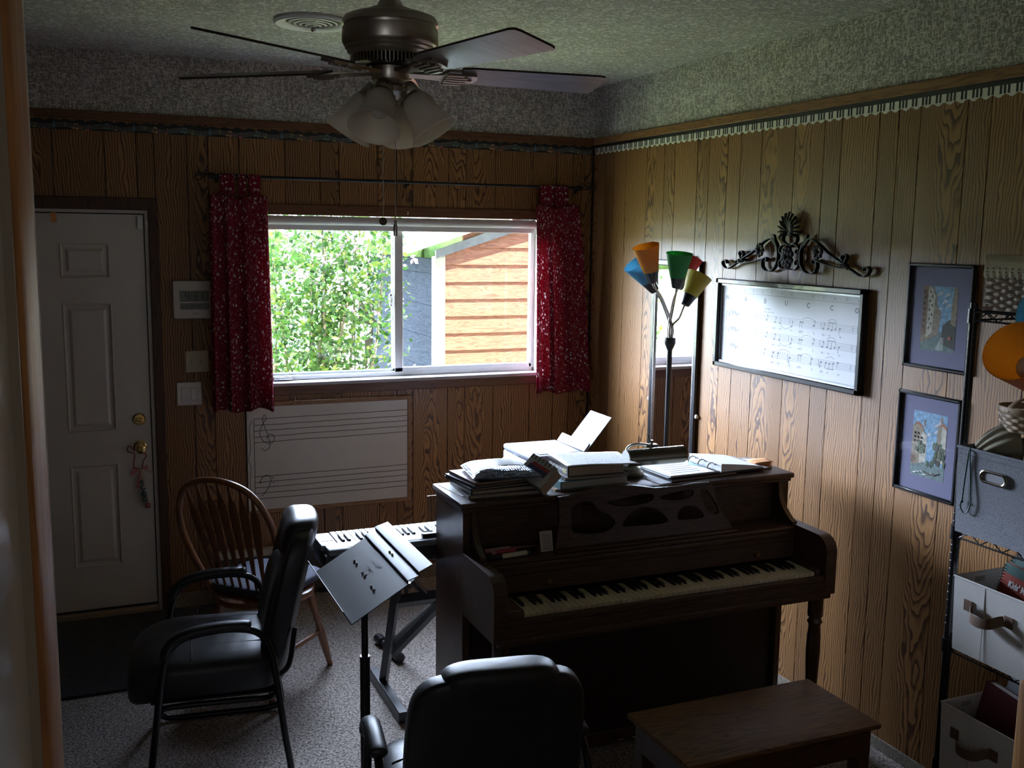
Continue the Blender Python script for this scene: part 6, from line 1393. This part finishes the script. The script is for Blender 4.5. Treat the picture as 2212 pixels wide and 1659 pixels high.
# ------------------------------------------------------------------ wire shelf unit at the right wall
WIRE = plain('black_wire', (.012, .012, .013), .3, .3)
t = thing('wire_shelf', 'black wire shelving unit with notched posts at the right edge of the room', 'shelf', (-.205, -3.66, 0))
qx0, qx1, qy0, qy1 = -.385, -.035, -3.215, -4.13
for x in (qx0 + .0135, qx1 - .0135):
    for y in (qy0, qy1):
        mb = MB().cyl((x, y, .01), (x, y, 1.815), .0127, 16)
        for k in range(70): mb.lathe([(.0127, -.0012), (.0133, 0), (.0127, .0012)], (x, y, .05 + k * .0254), 12, cap=False)
        build('post', mb, WIRE, t); 
        build('foot', MB().lathe([(0, 0), (.016, 0), (.016, .012), (.009, .03), (0, .03)], (x, y, 0), 14), BLACKP, t)
for z in (1.790, 1.120, .755, .345):
    mb = MB()
    for zz in (z, z - .026):
        for x in (qx0 + .004, qx1 - .004): mb.cyl((x, qy0 - .01, zz), (x, qy1 + .01, zz), .003, 8)
        for y in (qy0 - .004, qy1 + .004): mb.cyl((qx0 + .01, y, zz), (qx1 - .01, y, zz), .003, 8)
    n = 22
    for x in (qx0 + .004, qx1 - .004): mb.tube([(x, qy0 - .02 + (qy1 - qy0 + .04) * k / n, z if k % 2 else z - .026) for k in range(n + 1)], .0022, 6)
    for y in (qy0 - .004, qy1 + .004): mb.tube([(qx0 + .015 + (qx1 - qx0 - .03) * k / 9, y, z if k % 2 else z - .026) for k in range(10)], .0022, 6)
    for k in range(34): y = qy0 - .02 + (qy1 - qy0 + .04) * k / 33; mb.cyl((qx0 + .004, y, z + .002), (qx1 - .004, y, z + .002), .0018, 6)
    build('wire_deck', mb, WIRE, t)
    for x in (qx0 + .0135, qx1 - .0135):
        for y in (qy0, qy1): build('post_sleeve', MB().lathe([(.013, -.035), (.018, -.035), (.017, .008), (.013, .008)], (x, y, z), 18), WIRE, t)
# ---- white wicker basket with lace on the top shelf
t = thing('wicker_basket', 'whitewashed wicker basket with lace trim on the top wire shelf', 'basket', (-.22, -3.40, 1.7955))
WICK = plain('whitewash_wicker', (.50, .43, .37), .75, noise=.25, nscale=60); LACE = plain('cream_lace', (.60, .54, .42), .85, noise=.1, nscale=90, bump=.4, bscale=300)
wx0, wx1, wy0, wy1 = -.362, -.10, -3.245, -3.56; wz0, wz1 = 1.796, 1.950
mb = MB()
def per(u, g=0.0):          # walk round the basket
    L1, L2 = wx1 - wx0, wy0 - wy1; P = 2 * (L1 + L2); d = (u % 1) * P
    if d < L2: return Vector((wx0 - g, wy0 - d, 0)), Vector((-1, 0, 0))
    d -= L2
    if d < L1: return Vector((wx0 + d, wy1 - g, 0)), Vector((0, -1, 0))
    d -= L1
    if d < L2: return Vector((wx1 + g, wy1 + d, 0)), Vector((1, 0, 0))
    d -= L2; return Vector((wx1 - d, wy0 + g, 0)), Vector((0, 1, 0))
nst = 48
for r in range(11):
    z = wz0 + .006 + r * .0105; pts = []
    for k in range(nst * 4):
        p, n = per(k / (nst * 4)); o = .0045 * cos(pi * k / 4 + (pi if r % 2 else 0)); pts.append(p + n * o + Vector((0, 0, z)))
    mb.tube(pts, .0042, 6, closed=True, ry=.0055)
for k in range(nst):
    p, n = per((k + .5) / nst); mb.cyl(p + Vector((0, 0, wz0)), p + Vector((0, 0, wz1)), .0035, 6)
mb.box(wx0, wx1, wy1, wy0, wz0, wz0 + .006); build('weave', mb, WICK, t)
mb = MB(); nn = 260; vs = []; fs = []
for k in range(nn):
    p, n = per(k / nn, .004); vs += [p + n * .006 + Vector((0, 0, wz1 + .006)), p + n * .009 + Vector((0, 0, wz1 - .030)), p + n * .010 + Vector((0, 0, wz1 - .052 - .008 * abs(sin(pi * k / 5))))]
for k in range(nn):
    j = (k + 1) % nn; fs += [(k * 3, j * 3, j * 3 + 1, k * 3 + 1), (k * 3 + 1, j * 3 + 1, j * 3 + 2, k * 3 + 2)]
mb.add(vs, fs); o = build('lace_trim', mb, LACE, t); md = o.modifiers.new('solidify', 'SOLIDIFY'); md.thickness = .002
mb = MB()
for k in range(nn // 5):
    p, n = per((k * 5 + 2.5) / nn, .004)
    for j in range(2): mb.ball(p + n * .0108 + Vector((0, 0, wz1 - .030 - .010 * j)), .0028, 6, 4)
build('lace_hole', mb, plain('lace_shadow', (.16, .13, .10), .9), o, smooth=False).__setitem__('kind', 'stuff')
mb = MB().tube([(wx0 - .002, wy0 + .002, wz1 + .004), (wx0 - .002, wy1 - .002, wz1 + .004), (wx1 + .002, wy1 - .002, wz1 + .004), (wx1 + .002, wy0 + .002, wz1 + .004)], .006, 8, closed=True); build('rim', mb, LACE, t)
# ---- fabric bins
def openbox(mb, x0, x1, y0, y1, z0, z1, th=.004, taper=.0):
    a = [(x0, y0), (x1, y0), (x1, y1), (x0, y1)]
    def rg(k, z, g=0): return [(x0 + (k if True else 0) * (1) + g * 0 if i in (0, 3) else x1 - k, y0 - k if i in (0, 1) else y1 + k, z) for i in range(4)]
    b0 = rg(taper, z0); b1 = rg(0, z1); c1 = rg(th, z1); c0 = rg(taper + th, z0 + th); st = b0 + b1 + c1 + c0
    fs = [(3, 2, 1, 0)]
    for q in range(3):
        for i in range(4): j = (i + 1) % 4; fs.append((q * 4 + i, q * 4 + j, (q + 1) * 4 + j, (q + 1) * 4 + i))
    fs.append((12, 13, 14, 15)); mb.add(st, fs); return mb
GREYF = plain('grey_linen', (.24, .25, .28), .9, noise=.25, nscale=240, bump=.4, bscale=420); CREAM = plain('cream_canvas', (.62, .60, .57), .85, noise=.05, nscale=8, bump=.2, bscale=380); TAPE = plain('brown_webbing', (.13, .075, .045), .8)
t = thing('storage_bin', 'grey fabric storage bin with a metal grommet handle on the wire shelf', 'storage bin', (-.24, -3.42, 1.1225))
gx0, gx1, gy0, gy1, gz0, gz1 = -.422, -.07, -3.243, -3.60, 1.1245, 1.386
build('fabric_box', openbox(MB(), gx0, gx1, gy0, gy1, gz0, gz1, .005, .006), GREYF, t, smooth=False)
build('hem', MB().tube([(gx0, gy0, gz1), (gx0, gy1, gz1), (gx1, gy1, gz1), (gx1, gy0, gz1)], .0045, 8, closed=True), GREYF, t); build('hem_seam', MB().box(gx0 - .0012, gx0 + .001, gy1, gy0, gz1 - .020, gz1 - .0185), plain('grey_thread', (.14, .15, .18), .9), t, smooth=False)
gc = (-3.382, 1.318)
def stad(a, b, n=40):
    out = []
    for k in range(n):
        an = 2 * pi * k / n; c = cos(an); out.append((gc[0] + (a - b) * (1 if c > 0 else -1) + b * c, gc[1] + b * sin(an)))
    return out
mb = MB().tube([(gx0 - .004, y, z) for y, z in stad(.044, .016)], .0045, 8, closed=True); build('grommet', mb, plain('grommet_bronze', (.40, .36, .28), .25, 1.0), t)
build('grommet_opening', MB().prism(stad(.042, .014), gx0 - .0028, gx0 - .0012, 'yz'), plain('grommet_lining', (.36, .36, .38), .8), t, smooth=False)
# cotton bag bulging out of the grey bin
t = thing('cotton_bag', 'khaki cotton drawstring bag bulging out of the grey bin', 'bag', (-.25, -3.40, 1.20)); BAGM = plain('khaki_cotton', (.34, .31, .22), .85, noise=.08, nscale=20)
def fold(p, c, k=1.0):
    q = p - c; a = atan2(q.z, q.y + 1e-6); w = sin(7 * a + 30 * q.x) * .05 + .035 * sin(55 * q.y + 22 * q.x) + .03 * sin(48 * q.z - 37 * q.x) + .02 * sin(90 * q.y - 60 * q.z); return c + q * (1 + w * k)
bc = Vector((-.235, -3.425, 1.325)); build('bag_body', superq(MB(), bc, (.130, .135, .120), .85, 72, 44, fn=lambda p: fold(p, bc)), BAGM, t, angle=80)
nc = Vector((-.315, -3.330, 1.392))       # gathered mouth flopping over the front corner of the bin
def neck(u, v):
    a = 2 * pi * u; ax = Vector((-.70, .66, -.12 - .25 * v)).normalized(); n1 = ax.orthogonal().normalized(); n2 = ax.cross(n1)
    r = (.068 * cos(1.25 * v) ** .8 + .004) * (1 + .10 * v * sin(13 * a) + .05 * sin(5 * a + 3)); return tuple(nc + ax * (.115 * v - .03) + (n1 * cos(a) + n2 * sin(a)) * r)
build('bag_neck', MB().grid(neck, 78, 20), BAGM, t, angle=80)
mb = MB(); GC = plain('green_cord', (.015, .075, .065), .6)
xg = gx0 - .004; mb.tube(catmull([(-.395, -3.272, 1.388), (xg, -3.290, 1.385), (xg, -3.285, 1.34), (xg, -3.280, 1.28), (xg, -3.277, 1.225)], 6), .0022, 6); mb.tube(catmull([(-.395, -3.272, 1.388), (xg, -3.292, 1.385), (xg, -3.297, 1.33), (xg, -3.305, 1.26), (xg, -3.308, 1.225), (xg, -3.300, 1.198), (xg, -3.288, 1.190), (xg, -3.276, 1.200), (xg, -3.272, 1.213), (xg, -3.277, 1.225)], 6), .0020, 6); mb.ball((xg - .001, -3.277, 1.224), .005, 8, 6)
build('drawstring', mb, GC, t)
# splint basket with handle resting on the bag
t = thing('splint_basket', 'small woven splint basket with bent wood handle on top of the khaki bag', 'basket', (-.285, -3.365, 1.4445)); SPL = plain('splint_wood', (.42, .30, .18), .6, noise=.2, nscale=40)
bcx, bcy, bzb = -.285, -3.365, 1.4445
mb = MB()
for r in range(5):
    z = bzb + .006 + r * .0105; mb.tube([(bcx + (.062 + .0020 * r + .002 * cos(12 * a + (pi if r % 2 else 0))) * cos(a), bcy + (.078 + .0020 * r + .002 * cos(12 * a + (pi if r % 2 else 0))) * sin(a), z) for a in [k * 2 * pi / 96 for k in range(96)]], .0018, 6, closed=True, ry=.0052, up=(0, 0, 1))
mb.lathe([(0, 0), (.060, 0), (.060, .004), (0, .004)], (bcx, bcy, bzb), 40); build('weave', mb, SPL, t)
mb = MB(); mb.tube([(bcx + .073 * cos(a), bcy + .089 * sin(a), bzb + .064) for a in [k * 2 * pi / 60 for k in range(60)]], .0025, 8, closed=True, ry=.010, up=(0, 0, 1)); build('rim', mb, SPL, t)
build('handle', MB().tube([(bcx - .074 * cos(a) * 1.0, bcy + .01 - .010 * sin(a), bzb + .06 + .04 * sin(a)) for a in [k * pi / 20 for k in range(21)]], .0022, 8, ry=.010, up=(0, 1, 0)), SPL, t)
# cream bins with webbing handles
def cream_bin(label, y0, z0, z1, hz_):
    t = thing('storage_bin', label, 'storage bin', (-.24, y0 - .18, z0 - .002), 0, 'cream canvas bins on the wire shelf'); x0, x1, y1 = -.424, -.07, y0 - .35
    build('canvas_box', openbox(MB(), x0, x1, y0, y1, z0, z1, .005, .006), CREAM, t, smooth=False)
    build('hem', MB().tube([(x0, y0, z1), (x0, y1, z1), (x1, y1, z1), (x1, y0, z1)], .0035, 8, closed=True), CREAM, t); build('crease', MB().box(x0 - .0006, x0 + .002, y0 - .116, y0 - .114, z0 + .004, z1 - .004), plain('canvas_crease', (.50, .48, .45), .9), t, smooth=False)
    ya, yb = y0 - .060, y0 - .205
    for y, w in ((ya, .016), (yb, .016)): build('handle_patch', MB().box(x0 - .003, x0 + .001, y - w, y + w, hz_ - .017, hz_ + .017, .001), TAPE, t, smooth=False)
    pts = catmull([(x0 - .004, ya - .012, hz_), (x0 - .016, ya - .022, hz_ - .006), (x0 - .032, ya - .040, hz_ - .020), (x0 - .038, (ya + yb) / 2, hz_ - .022), (x0 - .032, yb + .040, hz_ - .016), (x0 - .014, yb + .022, hz_ - .004), (x0 - .004, yb + .012, hz_)], 6)
    build('webbing_handle', MB().tube(pts, .0014, 4, ry=.0155, up=(0, 0, 1)), TAPE, t)
    build('inner_label', MB().box(x0 + .08, x0 + .12, y0 - .0065, y0 - .0055, z1 - .028, z1 - .012), plain('label_tape', (.36, .33, .30), .8), t, smooth=False); return t
cream_bin('upper cream canvas bin with spiral songbooks on the wire shelf', -3.270, .7595, .990, .915)
cream_bin('lower cream canvas bin with the maroon binder on the wire shelf', -3.258, .3495, .578, .500)
def upright(name, label, cat, x, y0, w, h, th, z0, cover, lean=0.0, pages=PAPER, spiral=False, extra=None):
    """a book standing with its cover facing -x, left edge at y0; leans back by lean"""
    t = thing(name, label, cat, (x, y0 - w / 2, z0)); M = Matrix.Translation((x, y0, z0)) @ Matrix.Rotation(lean, 4, 'Y') @ Matrix.Rotation(radians(7), 4, 'X')
    build('front_cover', MB().box(0, .0015, -w, 0, 0, h, M=M), cover, t, smooth=False); build('pages', MB().box(.0015, th - .0015, -w + .003, -.004, .003, h - .003, M=M), pages, t, smooth=False); build('back_cover', MB().box(th - .0015, th, -w, 0, 0, h, M=M), cover, t, smooth=False)
    if spiral:
        mb = MB()
        for k in range(int(h / .009)): z = .006 + k * .009; mb.tube([M @ Vector((th / 2 + (th / 2 + .004) * cos(a), .000 + .006 * sin(a), z)) for a in [j * 2 * pi / 10 for j in range(10)]], .0012, 5, closed=True)
        build('spiral_wire', mb, BLACKP, t)
    else: build('spine', MB().box(-.0005, th + .0005, -.002, .002, 0, h, M=M), cover, t, smooth=False)
    if extra: extra(t, M, w, h)
    return t
RED = plain('red_songbook', (.30, .045, .025), .4); GRN = plain('green_songbook', (.035, .10, .085), .45)
def kids(t, M, w, h):
    build('green_band', MB().box(-.0006, .0004, -w, -.0, h - .030, h, M=M), GRN, t, smooth=False); mb = MB(); text_mb(mb, "Kids' Music", .026, M @ Vector((-.0010, -.030, h - .066)), M.to_3x3() @ Vector((0, -1, 0)), M.to_3x3() @ Vector((0, 0, 1)), .0004, bold=.0012, sx=.8); build('cover_lettering', mb, WHITE, t, smooth=False)
    build('yellow_patch', MB().prism([(-w, .06), (-.0, .06), (-.0, .105), (-.03, .118), (-.06, .100), (-.10, .108), (-w, .10)], -.0008, .0004, 'yz', M=M), plain('songbook_yellow', (.34, .26, .03), .5), t, smooth=False); build('orange_ball', MB().lathe([(0, 0), (.022, 0), (.022, .001), (0, .001)], seg=24, M=M @ Matrix.Translation((-.0012, -.115, .125)) @ Matrix.Rotation(radians(-90), 4, 'Y')), plain('songbook_orange', (.40, .13, .03), .5), t, smooth=False)
    mb = MB()
    for a, b in ((.055, .078), (.085, .070), (.12, .082)): mb.tube([M @ Vector((-.0012, -a + .016 * cos(q), b + .010 * sin(q))) for q in [k * pi / 8 for k in range(12)]], .0010, 5)
    build('cover_drawing', mb, INK, t)
upright('songbook', "red and green spiral songbook reading Kids' Music in the upper cream bin", 'book', -.340, -3.305, .215, .278, .014, .768, RED, radians(10), spiral=True, extra=kids)
upright('songbook', 'dark green spiral songbook behind the red one in the upper cream bin', 'book', -.312, -3.300, .215, .292, .012, .768, GRN, radians(10), spiral=True)
upright('songbook', 'grey spiral songbook at the back of the upper cream bin', 'book', -.286, -3.298, .215, .302, .010, .768, COVG, radians(10), spiral=True)
MAR = plain('maroon_binder', (.115, .022, .028), .45)
upright('ring_binder', 'maroon ring binder standing in the lower cream bin', 'binder', -.350, -3.280, .235, .300, .034, .358, MAR, radians(9))
upright('paper_stack', 'pale papers standing behind the maroon binder in the lower bin', 'papers', -.285, -3.305, .215, .325, .012, .358, plain('pale_paper', (.48, .50, .54), .8), radians(9))
# ------------------------------------------------------------------ wooden hook rack at the right edge
t = thing('hook_rack', 'orange wooden post with brass hooks and a dark ring at the right edge', 'rack', (-1.145, -4.13, 0)); OW = wood('orange_pine', (.48, .22, .06), (.34, .14, .035), 'z', 1.0, .45)
build('post', MB().box(-1.150, -1.075, -4.190, -4.115, .03, 1.135, .006), OW, t); build('foot', MB().box(-1.20, -1.03, -4.27, -4.03, 0, .035, .006), OW, t)
for z in (1.035, .995): build('hook', MB().tube(catmull([(-1.144, -4.191, z + .012), (-1.150, -4.205, z + .010), (-1.154, -4.211, z), (-1.152, -4.203, z - .008), (-1.150, -4.193, z - .004)], 5), .0016, 6), BRASS, t)
build('dark_ring', MB().tube([(-1.142 + .018 * cos(a), -4.1975, 1.115 + .022 * sin(a)) for a in [k * 2 * pi / 24 for k in range(24)]], .007, 10, closed=True), plain('dark_glass_ring', (.03, .022, .018), .15, .4), t)
# ------------------------------------------------------------------ glazed door leaf standing open at the left edge
d2 = structe('door_2', (-2.90, -4.75, 0)); OWZ = wood('orange_door_wood', (.74, .33, .09), (.56, .23, .06), 'z', 1.0, .45)
Md2 = Matrix.Translation((-2.8855, -4.50, 0)) @ Matrix.Rotation(radians(180 - 4.2), 4, 'Z')     # local +y runs back along the leaf
def dbox(x0, x1, y0, y1, z0, z1, b=.003): return MB().box(x0, x1, y0, y1, z0, z1, b, M=Md2)
build('stile', dbox(-.016, .016, .0, .088, .02, 2.35, .006), OWZ, d2); build('stile', dbox(-.016, .016, .78, .86, .02, 2.35, .006), OWZ, d2)
build('rail', dbox(-.016, .016, .105, .78, .02, .22, .004), OWZ, d2); build('rail', dbox(-.016, .016, .105, .78, 2.25, 2.35, .004), OWZ, d2)
build('glass_pane', dbox(-.003, .003, .084, .785, .215, 2.255, 0), plain('door_glass', (.80, .78, .70), .10, spec=.7), d2, smooth=False)
build('glazing_bead', dbox(-.010, .010, .0885, .100, .22, 2.25, .003), plain('bead_cream', (.45, .40, .32), .5), d2, smooth=False)
build('edge_strip', dbox(-.015, .017, -.026, .0005, .02, 2.35, .014), plain('edge_white', (.85, .84, .80), .5), d2, smooth=False)
for _o in bpy.data.objects:
    if '_base' in _o.keys(): del _o['_base']
